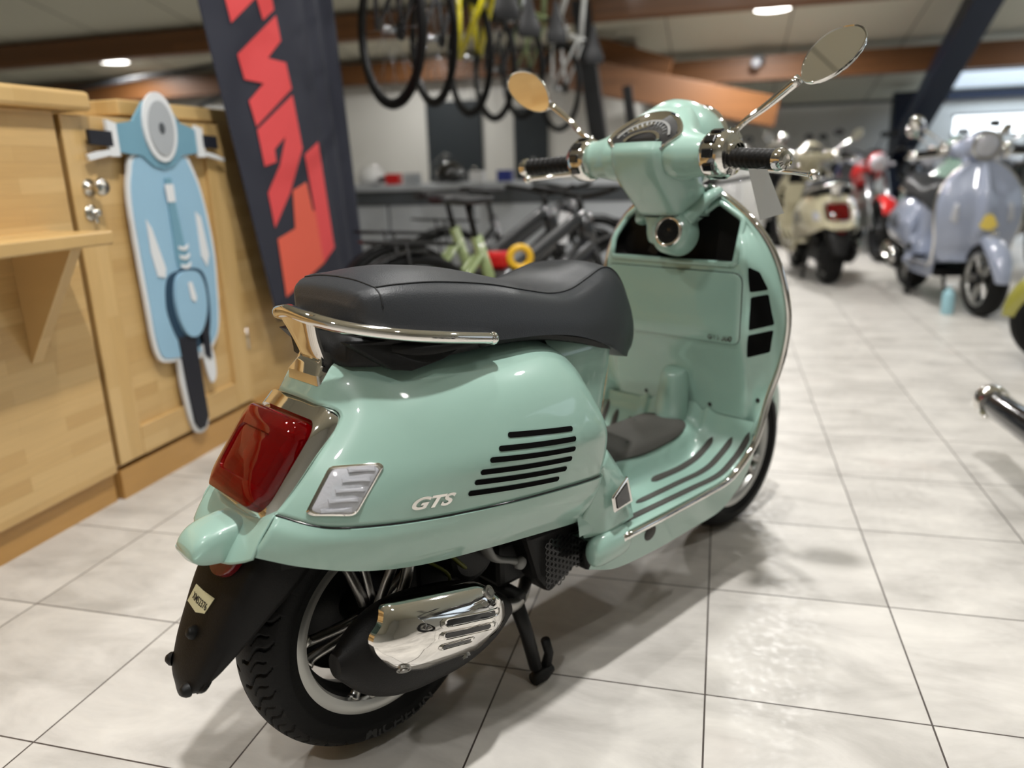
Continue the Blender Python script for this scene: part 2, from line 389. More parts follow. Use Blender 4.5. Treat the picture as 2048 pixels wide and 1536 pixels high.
def build_scooter(root):
    P = M['paint']
    # ---------- rear body shell
    A = [(-.096, 0, .676), (-.052, 0, .722), (.0, 0, .735), (.08, 0, .74), (.18, 0, .74), (.28, 0, .735), (.35, 0, .715), (.395, 0, .67), (.41, 0, .60)]
    B = [(-.095, -.055, .674), (-.048, -.072, .718), (.005, -.090, .727), (.08, -.105, .729), (.19, -.115, .722), (.29, -.125, .716), (.36, -.13, .694), (.41, -.135, .645), (.425, -.13, .59)]
    C = [(-.076, -.101, .657), (-.04, -.128, .668), (.02, -.158, .670), (.10, -.182, .668), (.20, -.197, .668), (.30, -.198, .662), (.372, -.190, .640), (.414, -.180, .600), (.425, -.155, .555)]
    D = [(-.132, -.109, .602), (-.09, -.150, .600), (-.01, -.190, .592), (.08, -.219, .582), (.19, -.238, .572), (.30, -.241, .565), (.38, -.232, .556), (.424, -.212, .540), (.435, -.165, .515)]
    D2 = [(-.168, -.107, .566), (-.125, -.154, .556), (-.045, -.192, .545), (.055, -.219, .532), (.175, -.237, .523), (.295, -.241, .513), (.385, -.231, .500), (.424, -.212, .490), (.432, -.17, .48)]
    E = [(-.201, -.102, .537), (-.150, -.152, .515), (-.070, -.188, .502), (.035, -.212, .489), (.160, -.228, .476), (.290, -.232, .462), (.382, -.224, .450), (.416, -.205, .444), (.425, -.17, .44)]
    rows = mirror_rows([[A[i], B[i], C[i], D[i], D2[i], E[i]] for i in range(9)])
    body = G().grid(loft(rows, 8, 6)).build('rear_body', P, root, solid=.004)
    bb = bvh_of(body)
    # lower skirt, one panel per side, with a lip under the cowl seam
    F = [(-.243, -.098, .483), (-.185, -.138, .458), (-.105, -.168, .430), (.0, -.184, .405), (.14, -.192, .385), (.27, -.192, .366), (.355, -.188, .352), (.395, -.178, .346), (.405, -.15, .345)]
    for s, nm in ((1, 'skirt_panel'), (-1, 'skirt_panel')):
        rr = []
        for e, f in zip(E, F):
            e = Vector(e); f = Vector(f); o = Vector((-.3 if e.x < -.15 else 0, -1, 0)).normalized()
            top = e + Vector((0, 0, -.0025)) + o * .004
            rr.append([e + Vector((0, 0, -.0015)) - o * .006, top, e.lerp(f, .3) + o * .009, e.lerp(f, .68) + o * .006, f, f - o * .008 + Vector((0, 0, .004))])
        rr = [[(p.x, p.y * s, p.z) for p in r] for r in rr]
        g1 = [catm(r[1:5], 6) for r in rr]
        rr2 = [[r[0]] + q + [r[5]] for r, q in zip(rr, g1)]
        cols = [catm([r[j] for r in rr2], 8) for j in range(len(rr2[0]))]
        grid = [[cols[j][i] for j in range(len(cols))] for i in range(len(cols[0]))]
        G().grid(grid).build(nm, P, root, solid=.003, autosmooth=40)
    # dark seam line between cowl and skirt
    for s in (1, -1):
        ln = [Vector((e[0], s * (e[1] + .0005), e[2] - .0012)) for e in E[:-1]]
        G().tube(ln, .0022, 6, smooth=8).build('seam', M['gloss'], body)
    # tail centre panel below the lamp + plate-lamp housing
    tr = []
    for t in (0, .25, .5, .75, 1.0):
        row = []
        for y in (-.104, -.085, -.05, 0, .05, .085, .104):
            q = 1 - (y / .104) ** 2
            x0 = -.200 - .012 * q; x1 = -.245 - .022 * q
            z0 = .538 - .020 * q; z1 = .481 - .026 * q
            row.append((x0 + (x1 - x0) * t - .004 * math.sin(PI * t), y, z0 + (z1 - z0) * t))
        tr.append(row)
    tr = [[(p[0] + .03, p[1], p[2] + .006) for p in tr[0]]] + tr
    tail = G().grid(loft(tr, 5, 5)).build('tail_panel', P, root, solid=.004)
    hg = []
    for x, w, zt, zb in ((-.215, .043, .512, .462), (-.235, .043, .511, .461), (-.262, .042, .508, .462), (-.282, .040, .502, .464), (-.295, .037, .493, .467), (-.302, .033, .485, .471)):
        zm = (zt + zb) / 2
        sec = [(-w * .80, zt), (-w * .4, zt + .003), (w * .4, zt + .003), (w * .80, zt), (w * .97, zt - .010), (w * 1.03, zm), (w * 1.05, zb + .002), (w * .9, zb), (0, zb - .004), (-w * .9, zb), (-w * 1.05, zb + .002), (-w * 1.03, zm), (-w * .97, zt - .010)]
        hg.append([(x, y, z) for y, z in sec])
    hs = G().grid(loft(hg, 4, 3, True), True, True).build('plate_lamp_housing', P, root, autosmooth=60)
    # body underside / wheel-arch liner (dark)
    ln = []
    for x, w, z in ((-.205, .080, .435), (-.16, .118, .445), (-.09, .155, .45), (.02, .172, .43), (.14, .18, .41), (.26, .18, .395), (.36, .17, .385), (.40, .15, .38)):
        ln.append([(x, -w, z), (x, -w * .8, z + .04), (x, 0, z + .07), (x, w * .8, z + .04), (x, w, z)])
    G().grid(loft(ln, 4, 4)).build('inner_fender', M['black'], root)
    # ---------- seat pillar between cowls and seat, down to the floor
    pl = []
    for z, xf, xb, w in ((.715, .565, .36, .108), (.68, .575, .36, .135), (.64, .565, .36, .142), (.58, .545, .36, .146), (.50, .520, .36, .155), (.44, .512, .36, .172), (.39, .520, .36, .188), (.35, .528, .36, .197), (.325, .530, .36, .200)):
        r = .035
        pl.append([(xb, -w, z), (xf - r * 2.5, -w, z), (xf - r * .9, -w + .012, z), (xf - .004, -w * .62, z), (xf + .008, 0, z), (xf - .004, w * .62, z), (xf - r * .9, w - .012, z), (xf - r * 2.5, w, z), (xb, w, z)])
    pil = G().grid(loft(pl, 5, 4)).build('seat_pillar', P, root, autosmooth=60)
    # triangular fairing behind the floor, running down from the pillar to the floor edge
    for s in (1, -1):
        tri = [[(.400, -.205, .455), (.435, -.195, .457), (.485, -.165, .462)], [(.390, -.205, .40), (.440, -.205, .40), (.513, -.186, .40)],
               [(.372, -.195, .352), (.430, -.206, .350), (.522, -.195, .352)], [(.385, -.19, .31), (.435, -.208, .308), (.525, -.203, .312)]]
        tri = [[(x, y * s, z) for x, y, z in r] for r in tri]
        G().grid(loft(tri, 5, 5)).build('side_fairing', P, root, solid=.004)
        fold = [(.436, -.214, .388), (.498, -.204, .412), (.514, -.205, .351), (.440, -.217, .354)]
        gg = G(); fr = [Vector((x, y * s, z)) for x, y, z in fold]
        up = Vector((0, -s, 0)) * .006
        gg.prism(fr, up); fp = gg.build('footrest_cover', M['chrome'], root, smooth=False, bevel=.003)
        c_ = sum(fr, Vector()) / 4
        G().prism([c_ + (q - c_) * .7 + up * 1.02 for q in fr], up * .25).build('footrest_inset', M['gloss'], fp, smooth=False, bevel=.002)
    # ---------- seat
    T = [(-.030, 0, .82), (-.020, 0, .844), (.008, 0, .857), (.055, 0, .863), (.12, 0, .862), (.22, 0, .846), (.31, 0, .822), (.38, 0, .805), (.44, 0, .803), (.50, 0, .814), (.555, 0, .824), (.60, 0, .818), (.64, 0, .787), (.672, 0, .73), (.684, 0, .67), (.675, 0, .622)]
    w_s = [.078, .094, .108, .116, .120, .122, .120, .118, .112, .103, .093, .085, .080, .078, .075, .066]
    dzs = [.002, .004, .010, .016, .020, .020, .018, .016, .014, .011, .009, .010, .010, .012, .012, .010]
    S3 = [(-.024, -.082, .772), (-.018, -.108, .771), (.002, -.130, .767), (.05, -.146, .757), (.12, -.158, .745), (.22, -.162, .735), (.31, -.162, .727), (.38, -.160, .715), (.44, -.156, .698), (.49, -.151, .679), (.53, -.145, .660), (.562, -.138, .643), (.592, -.126, .630), (.625, -.105, .620), (.652, -.078, .614), (.665, -.055, .612)]
    rows = []
    for i, t in enumerate(T):
        t = Vector(t); b = Vector(S3[i]); sm = Vector((t.x - (.0 if i < 10 else .012 * (i - 9) / 6), -w_s[i], t.z - dzs[i]))
        c1 = t.lerp(sm, .5) + Vector((0, 0, dzs[i] * .28)); mid1 = sm.lerp(b, .22) + Vector((0, -.011, .004)); mid2 = sm.lerp(b, .62) + Vector((0, -.010, 0))
        rows.append([t, c1, sm, mid1, mid2, b, Vector((b.x, b.y * .6, b.z - .004)), Vector((b.x - .0, 0, b.z - .005))])
    gridR = []
    for r in rows:
        a = catm(r[:3], 5); c = catm(r[2:6], 6); d = catm(r[5:], 3); q = a + c[1:] + d[1:]
        gridR.append(q)
    cols = [catm([r[j] for r in gridR], 6) for j in range(len(gridR[0]))]
    gr = [[cols[j][i] for j in range(len(cols))] for i in range(len(cols[0]))]
    full = [[(p[0], -p[1], p[2]) for p in reversed(r[1:-1])] + list(r) for r in gr]
    full_n = len(gr[0]) - 2
    seat = G().grid(full, True, True).build('seat', M['vinyl'], root, autosmooth=60)
    sb = bvh_of(seat)
    for s in (1, -1):
        pts = [Vector((r[10].x, r[10].y * s, r[10].z + .0005)) for r in gr[11:]]; pts2 = []
        for p in pts: pts2.append(p)
        G().tube(pts2, .0016, 6).build('piping', M['seam'], seat)
    G().tube([Vector((p[0], p[1], p[2] + .0005)) for p in full[11]][full_n - 10:full_n + 11], .0016, 6).build('piping', M['seam'], seat)
    # cross seam near the tail of the seat
    xs = [i for i in range(len(gr)) if gr[i][10].x > .0][0]
    for s in (1, -1):
        G().tube([Vector((p.x, p.y * s * 1.003, p.z)) for p in gr[xs][10:20]], .0013, 6).build('seat_seam', M['seam'], seat)
    # dark tray under the seat
    us = []
    for x, w, zt, zb in ((-.045, .085, .775, .725), (.0, .118, .765, .722), (.06, .142, .757, .722), (.13, .152, .750, .724), (.22, .150, .740, .722), (.32, .148, .73, .712), (.42, .146, .705, .69), (.50, .140, .68, .662), (.56, .128, .65, .645), (.62, .10, .63, .62)):
        us.append([(x, -w * .9, zb), (x, -w, zb + .01), (x, -w, zt), (x, 0, zt), (x, w, zt), (x, w, zb + .01), (x, w * .9, zb), (x, 0, zb)])
    G().grid(loft(us, 4, 2, True), True, True).build('seat_base', M['black'], root)
    for s in (1, -1):
        wd = [(-.055, -.112, .768), (-.03, -.125, .745), (.0, -.142, .722), (.03, -.150, .716), (.09, -.154, .724), (.15, -.152, .742), (.08, -.150, .765)]
        G().prism([(x, y * s, z) for x, y, z in wd], (0, .03 * s, 0)).build('seat_rim', M['black'], root, smooth=False, bevel=.002)
    # ---------- grab rail
    half = [(-.088, 0, .812), (-.084, -.038, .807), (-.072, -.070, .800), (-.045, -.105, .790), (.016, -.150, .776), (.09, -.170, .762), (.182, -.170, .745)]
    full = [(x, -y, z) for x, y, z in reversed(half[1:])] + half
    rail = G().tube(full, .0105, 14, smooth=8)
    for s in (1, -1): rail.ball((.182, -.170 * s, .745), .0118, 12, 8)
    rail = rail.build('grab_rail', M['chrome'], root)
    for s in (1, -1):
        G().tube([(.178, .172 * s, .744), (.172, .150 * s, .735), (.165, .125 * s, .728)], .008, 10).build('rail_bracket', M['black'], rail)
        if s == 1:
            sp_ = [[(x - .006, -w, z), (x - .006, w, z), (x + .006, w, z), (x + .006, -w, z)] for x, z, w in ((-.082, .812, .052), (-.076, .795, .044), (-.066, .765, .034), (-.056, .735, .030), (-.052, .715, .034))]
            G().grid(loft(sp_, 4, 3, True), True, True).build('rail_strut', M['chrome'], rail, autosmooth=40)
    bs = []
    for z, x0, x1, w in ((.702, -.080, -.016, .050), (.718, -.080, -.015, .048), (.731, -.070, -.022, .040), (.738, -.064, -.03, .034)):
        bs.append([(x, y, z + (-.006 if x < -.06 else .004)) for x, y in rrect(x0, -w, x1, w, .008)])
    G().grid(bs, True, True).build('rail_foot', M['chrome'], rail, autosmooth=35)
    # ---------- tail lamp
    org = Vector((-.212, 0, .515)); d = Vector((.122, 0, .152)); Ld = .198; d.normalize(); nrm = Vector((-d.z, 0, d.x))
    def tl(v, y, h): return org + d * v + Vector((0, y, 0)) + nrm * (h - .9 * y * y)
    def ring(v0, v1, wb, wt, r, h, hb=0.0):
        out = []
        for y, v in rrect(-1, 0, 1, 1, r, 6):
            vv = v0 + (v1 - v0) * v; w = wb + (wt - wb) * v; out.append(tl(vv, y * w, h + hb * (1 - (y) ** 2)))
        return out
    bz = [ring(.000, Ld + .004, .100, .110, .2, -.060), ring(-.002, Ld + .004, .100, .110, .2, -.020), ring(.000, Ld + .003, .097, .107, .2, -.002), ring(.004, Ld, .091, .101, .2, .008), ring(.016, Ld - .026, .082, .091, .2, .014), ring(.018, Ld - .030, .079, .087, .2, .006), ring(.024, Ld - .036, .07, .078, .2, .0)]
    tlm = G().grid(bz, True).build('tail_lamp', M['chrome'], root, autosmooth=40)
    bz = [ring(.014, Ld - .032, .082, .086, .22, .004), ring(.013, Ld - .033, .082, .085, .22, .026), ring(.015, Ld - .036, .080, .082, .22, .035), ring(.025, Ld - .041, .070, .076, .22, .041), ring(.040, Ld - .062, .056, .060, .22, .044), ring(.048, Ld - .072, .048, .052, .22, .045), ring(.050, Ld - .074, .046, .050, .22, .0415), ring(.060, Ld - .084, .036, .04, .22, .043), ring(.070, Ld - .094, .026, .028, .22, .044), ring(.080, Ld - .104, .012, .014, .22, .0445)]
    G().grid(bz, True, True).build('lens', M['red'], tlm, autosmooth=40, solid=.0025)
    bz = [ring(.022, Ld - .036, .073, .080, .2, .004), ring(.040, Ld - .056, .055, .06, .2, .010), ring(.046, Ld - .062, .05, .054, .2, .002), ring(.070, Ld - .09, .03, .03, .2, -.004), ring(.09, Ld - .105, .005, .005, .2, .0)]
    G().grid(bz, True, True).build('reflector', M['redglow'], tlm, autosmooth=30)
    # ---------- indicators set into the flanks
    for s in (1, -1):
        o2 = round_poly([(-.118, .5945), (-.060, .5925), (-.056, .587), (-.108, .527), (-.158, .534), (-.163, .5385)], .008, 3)
        pf = lambda a, b: (a, -.5 * s, b)
        ind = patch('indicator', bb, o2, pf, [(1.06, -.001), (1.05, .0035), (.97, .005), (.90, .003)], M['chrome'], root, d=(0, s, 0), off=.3)
        patch('indicator_lens', bb, o2, pf, [(.92, .001), (.90, .0052), (.80, .0065), (.45, .007), (.1, .007)], M['clear'], ind, d=(0, s, 0), off=.3)
        for k in range(5):
            b0 = .5335 + .0125 * k
            patch('indicator_rib', bb, [(-.150 + .012 * k, b0 + .002), (-.110 + .011 * k, b0), (-.109 + .011 * k, b0 + .0055), (-.149 + .012 * k, b0 + .0075)], pf, [(1, .005), (.9, .009), (.4, .0095)], M['clear'], ind, d=(0, s, 0), off=.3)
    # ---------- cooling slots in the cowls
    sl = [((.160, .594), (.296, .572)), ((.137, .577), (.300, .553)), ((.117, .563), (.298, .535)), ((.098, .547), (.291, .518)), ((.087, .532), (.279, .502)), ((.075, .516), (.262, .487))]
    for s in (1, -1):
        for a, b in sl:
            o2 = capsule(a, b, .0046)
            patch('cooling_slot', bb, o2, lambda a, b: (a, -.5 * s, b), [(1 - k / 12, .0009) for k in range(12)], M['hole'], body, d=(0, s, 0), off=.3)
    # chrome badge
    def badge(txt, cx, cz, size, s, bvh, m, par, name='badge', dirv=None, slope=0.0, shear=.25, h=.0022, ax='x', wid=1.0):
        vs, fs = text_geo(txt, size, shear=shear, bold=size * .035)
        for v in vs: v.x *= wid
        out = []; 
        for v in vs:
            if ax == 'x': q = Vector((cx + v.x * s, -.5 * s, cz + v.y + slope * v.x)); dd = Vector((0, s, 0))
            else: q = Vector((.3, cx - v.x, cz + v.y)); dd = Vector((1, 0, 0))
            loc, nr = cast(bvh, q, dd)
            out.append((loc + nr * h) if loc is not None else q)
        n = len(out); o3 = out + [p + dd * .004 for p in out]
        fs2 = list(fs) + [tuple(i + n for i in reversed(f)) for f in fs]
        ed = {}
        for f in fs:
            for i in range(len(f)):
                e = (f[i], f[(i + 1) % len(f)]); ed[e] = ed.get(e, 0) + 1
        for (a, b) in ed:
            if (b, a) not in ed: fs2.append((a, b, b + n, a + n))
        return mesh(name, o3, fs2, m, par, smooth=False)
    badge('GTS', .003, .520, .026, 1, bb, M['chrome'], root, slope=-.10, shear=.5, wid=1.45)
    badge('GTS', .003, .520, .026, -1, bb, M['chrome'], root, slope=.10, shear=.5, wid=1.45)
    # ---------- rear mudflap with reflector, tape label and rubber studs
    cl = [(-.226, .470, .084), (-.246, .438, .087), (-.272, .400, .083), (-.297, .355, .076), (-.318, .315, .068), (-.334, .278, .055), (-.337, .262, .034)]
    mf = []
    for x, z, w in cl:
        t = (.475 - z) / .21; fl = .085 * (1 - t * .72); fz = -.045 * (1 - t * 1.35)
        mf.append([(x + fl, -w - .004, z + fz), (x + fl * .5, -w - .003, z + fz * .45), (x + .012, -w * .96, z), (x - .001, -w * .72, z), (x - .006, 0, z - (.012 if z < .27 else 0)), (x - .001, w * .72, z), (x + .012, w * .96, z), (x + fl * .5, w + .003, z + fz * .45), (x + fl, w + .004, z + fz)])
    flap = G().grid(loft(mf, 6, 4)).build('mudflap', M['dark'], root, solid=.004)
    fb = bvh_of(flap)
    ref = [(.038 * math.cos(a), .447 - .030 * math.sin(a)) for a in [PI * i / 14 for i in range(15)]]
    patch('rear_reflector', fb, ref, lambda a, b: (-.6, a - .014, b + .010), [(1.08, .001), (1.06, .010), (1.0, .012), (.5, .0125)], mat('dark_red_reflector', (.16, .004, .008), .12, coat=1.0), root, d=(1, 0, 0), off=.3)
    tape = [(.040, .404), (.01, .405), (-.029, .406), (-.018, .382), (.008, .375), (.05, .376)]
    patch('tape_label', fb, [(a + .002, b - .006) for a, b in tape], lambda a, b: (-.6, a, b), [(1, .0005), (1, .0012), (.4, .0012)], M['sticker'], flap, d=(1, 0, 0), off=.3)
    vs, fs = text_geo('XM52376', .0135, bold=.0002); out = []
    for v in vs:
        q = Vector((-.8, .010 - v.x, .384 + v.y)); loc, nr = cast(fb, q, (1, 0, 0)); out.append(loc + nr * .0018 if loc is not None else q)
    mesh('handwriting', out, fs, M['ink'], flap, smooth=False)
    for y, z in ((-.002, .345), (.048, .285), (-.028, .272)):
        loc, nr = cast(fb, (-.8, y, z), (1, 0, 0))
        G().lathe([(0, .010), (.006, .010), (.0075, .008), (.0105, .004), (.0115, -.002)], loc, nr, 16).build('rubber_stud', M['black'], flap)
    # ---------- wheels
    wr = wheel(root, 0, .243, .243, .132, .1665, 'rear_wheel')
    G().lathe([(0, .040), (.128, .042), (.132, .05), (.128, .085), (0, .09)], (0, 0, .243), n=40).build('transmission_cover', M['black'], root)
    wf = wheel(root, FX, .236, .236, .118, .1665, 'front_wheel', False)
    vs, fs = text_geo('MICHELIN', .030, bold=.0006); out = []
    for v in vs:
        r_ = .206 - v.y; th = (v.x * 1.15 + .01) / .206; out.append((r_ * math.sin(th), -.0662 + .10 * abs(r_ - .206) , .243 - r_ * math.cos(th)))
    n = len(out); mesh('sidewall_lettering', out, fs, mat('sidewall_print', (.03, .03, .03), .5), wr, smooth=False)
    # ---------- engine, swing arm, exhaust
    eg = G(); eg.box((.20, .02, .33), (.26, .16, .15)).box((.30, .0, .27), (.12, .2, .10)).box((.05, .09, .25), (.34, .07, .12)).lathe([(0, -.09), (.055, -.09), (.06, -.07), (.06, .06), (0, .07)], (.17, -.02, .33), n=20)
    eg.build('engine', M['black'], root, smooth=False, bevel=.012)
    br = G(); br.tube([(.17, -.125, .385), (.18, -.13, .345), (.20, -.13, .318), (.235, -.13, .30), (.262, -.125, .285)], [.018, .017, .013, .011, .014], 10, smooth=5, flat=.6)
    br.tube([(.10, -.12, .372), (.14, -.125, .375), (.18, -.13, .36)], [.012, .011, .012], 10, smooth=4, flat=.6)
    br.lathe([(0, -.01), (.012, -.01), (.014, .0), (.0, .004)], (.262, -.13, .285), n=14)
    br.build('engine_bracket', M['grey'], root)
    sa = G().tube([(.0, -.085, .26), (.03, -.088, .33), (.05, -.09, .40)], .011, 12).tube([(-.03, -.085, .30), (.0, -.09, .36), (.02, -.09, .41)], .009, 12).build('shock_absorber', M['steel'], root)
    G().tube([(.10, -.10, .37), (.13, -.115, .33), (.16, -.10, .30)], .004, 8, smooth=5).tube([(.06, -.10, .36), (.10, -.12, .32), (.10, -.10, .27)], .003, 8, smooth=5).build('cable', mat('olive_cable', (.15, .16, .02), .5), root)
    # muffler canister
    mc = []
    for t in range(9):
        q = t / 8; x = -.155 + .36 * q; z = .278 - .055 * q; rz = [.020, .062, .082, .088, .086, .082, .072, .050, .02][t]; ry = [.018, .042, .054, .058, .058, .056, .05, .042, .022][t]
        mc.append([(x + .10 * (math.sin(a) * rz) , -.148 + ry * math.cos(a), z + rz * math.sin(a)) for a in [2 * PI * i / 12 for i in range(12)]])
    muf = G().grid(loft(mc, 5, 3, True), True, True).build('muffler', M['dark'], root, autosmooth=50)
    mb = bvh_of(muf)
    # chromed heat shield, follows the canister
    hsO = round_poly([(-.095, .345), (-.082, .372), (.105, .335), (.150, .292), (.158, .240), (.092, .190), (-.02, .212), (-.080, .252), (-.115, .305), (-.118, .33)], .018, 3)
    shp = []
    for sc, h in ((1.0, .004), (.985, .014), (.93, .019), (.80, .0225), (.6, .024), (.3, .025), (.05, .025)):
        ca, cb = .02, .283; rg = []
        for a, b in hsO:
            aa = ca + (a - ca) * sc; bb2 = cb + (b - cb) * sc
            v = (bb2 - (.292 - .16 * aa)) / .075; y = -.206 + .034 * v * v + (.02 * max(0, (-.04 - aa) / .08)) + .015 * max(0, (aa - .11) / .05)
            rg.append((aa, y - h, bb2))
        shp.append(rg)
    hsh = G().grid(shp, True, True).build('heat_shield', M['chrome'], muf, autosmooth=28)
    hb = bvh_of(hsh)
    for a, b, w in (((.012, .312), (.108, .286), .0055), ((.004, .294), (.094, .268), .0055), ((-.003, .276), (.052, .261), .004)):
        patch('shield_slot', hb, capsule(a, b, w, 3, 6), lambda a, b: (a, -.7, b), [(1.25, .0006), (1.1, .003), (1.0, .0012)], M['chrome'], hsh, d=(0, 1, 0), off=.3)
        patch('slot_opening', hb, capsule(a, b, w * .8, 3, 6), lambda a, b: (a, -.7, b), [(1.0, .0016), (.4, .0016)], M['gloss'], hsh, d=(0, 1, 0), off=.3)
    for a, b in ((.112, .318), (-.068, .258), (.066, .206)):
        loc, nr = cast(hb, (a, -.7, b), (0, 1, 0))
        if loc is None: loc, nr = Vector((a, -.2, b)), Vector((0, -1, 0))
        G().lathe([(.012, -.002), (.012, .003), (.0095, .003), (.009, .001), (.0065, .001), (.006, .005), (0, .005)], loc, nr, 18).build('bolt', M['steel'], hsh, autosmooth=30)
    G().tube([(.18, -.145, .235), (.24, -.13, .20), (.30, -.10, .195), (.36, -.05, .23), (.36, 0, .28)], .014, 12, smooth=5).build('exhaust_pipe', M['steel'], muf)
    # radiator box with honeycomb guard
    rb = [Vector(p) for p in ((.262, -.150, .345), (.415, -.150, .330), (.470, -.135, .262), (.430, -.135, .215), (.338, -.14, .186), (.30, -.145, .235))]
    rad = G().prism(rb, (0, .22, 0)).build('radiator_box', M['dark'], root, smooth=False, bevel=.012)
    hx = G(); r0 = .0062
    for i in range(-14, 15):
        for j in range(-14, 15):
            cx = .372 + i * r0 * 1.75; cz = .275 + (j + (.5 if i % 2 else 0)) * r0 * 2.0
            u = (cx - .305) / .15; 
            if not (.308 < cx < .455): continue
            if cz > .330 - (cx - .262) * .1 - .008 or cz < .205 + abs(cx - .345) * .35 + .004: continue
            if cx > .42 and cz < .235: continue
            o_ = [(cx + r0 * math.cos(PI / 3 * k), -.1545, cz + r0 * math.sin(PI / 3 * k)) for k in range(6)]
            i_ = [(cx + r0 * .78 * math.cos(PI / 3 * k), -.1545, cz + r0 * .78 * math.sin(PI / 3 * k)) for k in range(6)]
            hx.add(o_ + i_, [(k, (k + 1) % 6, 6 + (k + 1) % 6, 6 + k) for k in range(6)])
    hx.build('honeycomb_guard', M['gloss'], rad, smooth=False, solid=.002)
    # centre stand
    st = G()
    for s in (1, -1):
        st.tube([(.262, -.115 * s, .200), (.278, -.128 * s, .125), (.296, -.135 * s, .035)], [.016, .014, .013], 10)
        st.tube([(.285, -.14 * s, .016), (.315, -.138 * s, .013), (.335, -.135 * s, .018)], [.014, .015, .014], 10)
        st.tube([(.322, -.135 * s, .016), (.335, -.135 * s, .05), (.325, -.135 * s, .085)], [.012, .010, .010], 10)
    st.tube([(.262, -.13, .205), (.262, .13, .205)], .018, 12)
    st.build('centre_stand', M['black'], root)
    # ---------- floor board
    fl = []
    X = [(.395, .300, .205), (.47, .298, .214), (.60, .298, .216), (.75, .298, .216), (.855, .300, .215), (.905, .325, .221), (.945, .365, .229), (.965, .410, .235)]
    for x, z, w in X:
        hh = .085 if x < .62 else .08
        tw = .078; tz = max(.386, z + .02)
        fl.append([(x, -w + .012, z - .062 - .03 * min(1, max(0, (x - .4) / .1))), (x, -w + .004, z - .04), (x, -w, z - .012), (x, -w + .004, z - .001), (x, -w + .016, z + .0), (x, -.16, z), (x, -.118, z + .001), (x, -.093, z + .012), (x, -tw, tz - .018), (x, -tw + .022, tz - .002), (x, 0, tz)])
    fr = mirror_rows([list(reversed(r)) for r in fl])
    gA = loft(fr, 6, 4)
    floor_b = G().grid(gA).build('floorboard', P, root, autosmooth=60)
    fbv = bvh_of(floor_b)
    # under tray
    G().prism([(.42, -.17, .262), (.90, -.18, .262), (.90, .18, .262), (.42, .17, .262)], (0, 0, -.05)).build('under_tray', M['black'], root, smooth=False, bevel=.01)
    for s in (1, -1):
        # rounded rear ends of the floor
        stb = []
        for x, k in ((.388, .55), (.396, .85), (.415, 1.0), (.455, 1.0), (.49, .9), (.505, .5)):
            stb.append([(x, s * (-.203 - .022 * k * math.cos(a)), .277 + .034 * k * math.sin(a)) for a in [2 * PI * i / 10 for i in range(10)]])
        G().grid(loft(stb, 4, 3, True), True, True).build('floor_end_cap', P, root)
        tp = [(x, s * (-w - .0035), z - .010) for x, z, w in X[1:]] + [(.985, -s * .244, .47), (1.003, -s * .262, .56), (1.006, -s * .271, .65), (.998, -s * .262, .73), (.990, -s * .235, .81), (.982, -s * .190, .875), (.978, -s * .13, .925), (.972, -s * .07, .958)]
        tpc = [Vector(p) for p in tp]
        G().tube(tpc, .0088, 10, smooth=5).build('trim_strip', M['chrome'], root)
        # rubber strips let into the floor
        for k, line in enumerate(([(.72, -.104), (.79, -.106), (.86, -.108), (.90, -.118), (.938, -.128)], [(.605, -.148), (.70, -.150), (.84, -.154), (.90, -.165), (.945, -.178)], [(.475, -.182), (.60, -.187), (.74, -.192), (.86, -.198), (.915, -.208), (.955, -.217)])):
            pts = catm([(x, y * s, 0) for x, y in line], 8); n_ = len(pts); vs = []
            prof = [(-1.0, .0006), (-.8, .003), (.8, .003), (1.0, .0006)]
            for i, p in enumerate(pts):
                t = (pts[min(i + 1, n_ - 1)] - pts[max(0, i - 1)]).normalized(); q = Vector((-t.y, t.x, 0))
                e = min(i, n_ - 1 - i); ww = .0085 * (math.sqrt(1 - (1 - min(e, 3) / 3) ** 2) * .9 + .1)
                for a, h in prof:
                    c = p + q * a * ww; loc, nr = cast(fbv, (c.x, c.y, 1.2), (0, 0, -1)); vs.append(loc + Vector((0, 0, h)) if loc is not None else c)
            fs = [(i * 4 + j, i * 4 + j + 1, i * 4 + 5 + j, i * 4 + 4 + j) for i in range(n_ - 1) for j in range(3)]
            mesh('rubber_strip', vs, fs, M['mat'], floor_b)
        loc, nr = cast(fbv, (.57, -.3 * s, .262), (0, s, 0))
        if loc is not None: G().lathe([(0, .002), (.018, .002), (.019, 0)], loc, nr, 16).build('access_plug', M['mat'], floor_b)
    tm = [tuple(v[:2]) for v in catm([(a, b, 0) for a, b in [(.565, -.060), (.60, -.074), (.70, -.080), (.80, -.080), (.88, -.076), (.925, -.055), (.93, 0), (.925, .055), (.88, .076), (.80, .080), (.70, .080), (.60, .074), (.565, .060), (.555, 0)]], 4, True)]
    patch('tunnel_mat', fbv, tm, lambda a, b: (a, b, 1.2), [(1.0, .0005), (.98, .005)] + [(1 - k / 14, .006) for k in range(1, 14)], M['mat'], floor_b, d=(0, 0, -1), off=.3)
    for x, y in ((.70, -.045), (.84, .035)):
        G().lathe([(0, .002), (.005, .002), (.006, 0)], (x, y, cast(fbv, (x, y, 1.2), (0, 0, -1))[0].z + .004), (0, 0, 1), 12).build('screw', M['gloss'], floor_b)
    # ---------- leg shield: inner lining
    R = [(.385, .955, .232), (.45, .985, .240), (.53, 1.0, .255), (.62, 1.006, .266), (.70, 1.002, .264), (.77, .995, .248), (.83, .988, .222), (.88, .982, .182), (.925, .978, .128), (.955, .972, .068), (.968, .968, .02)]
    lin = []
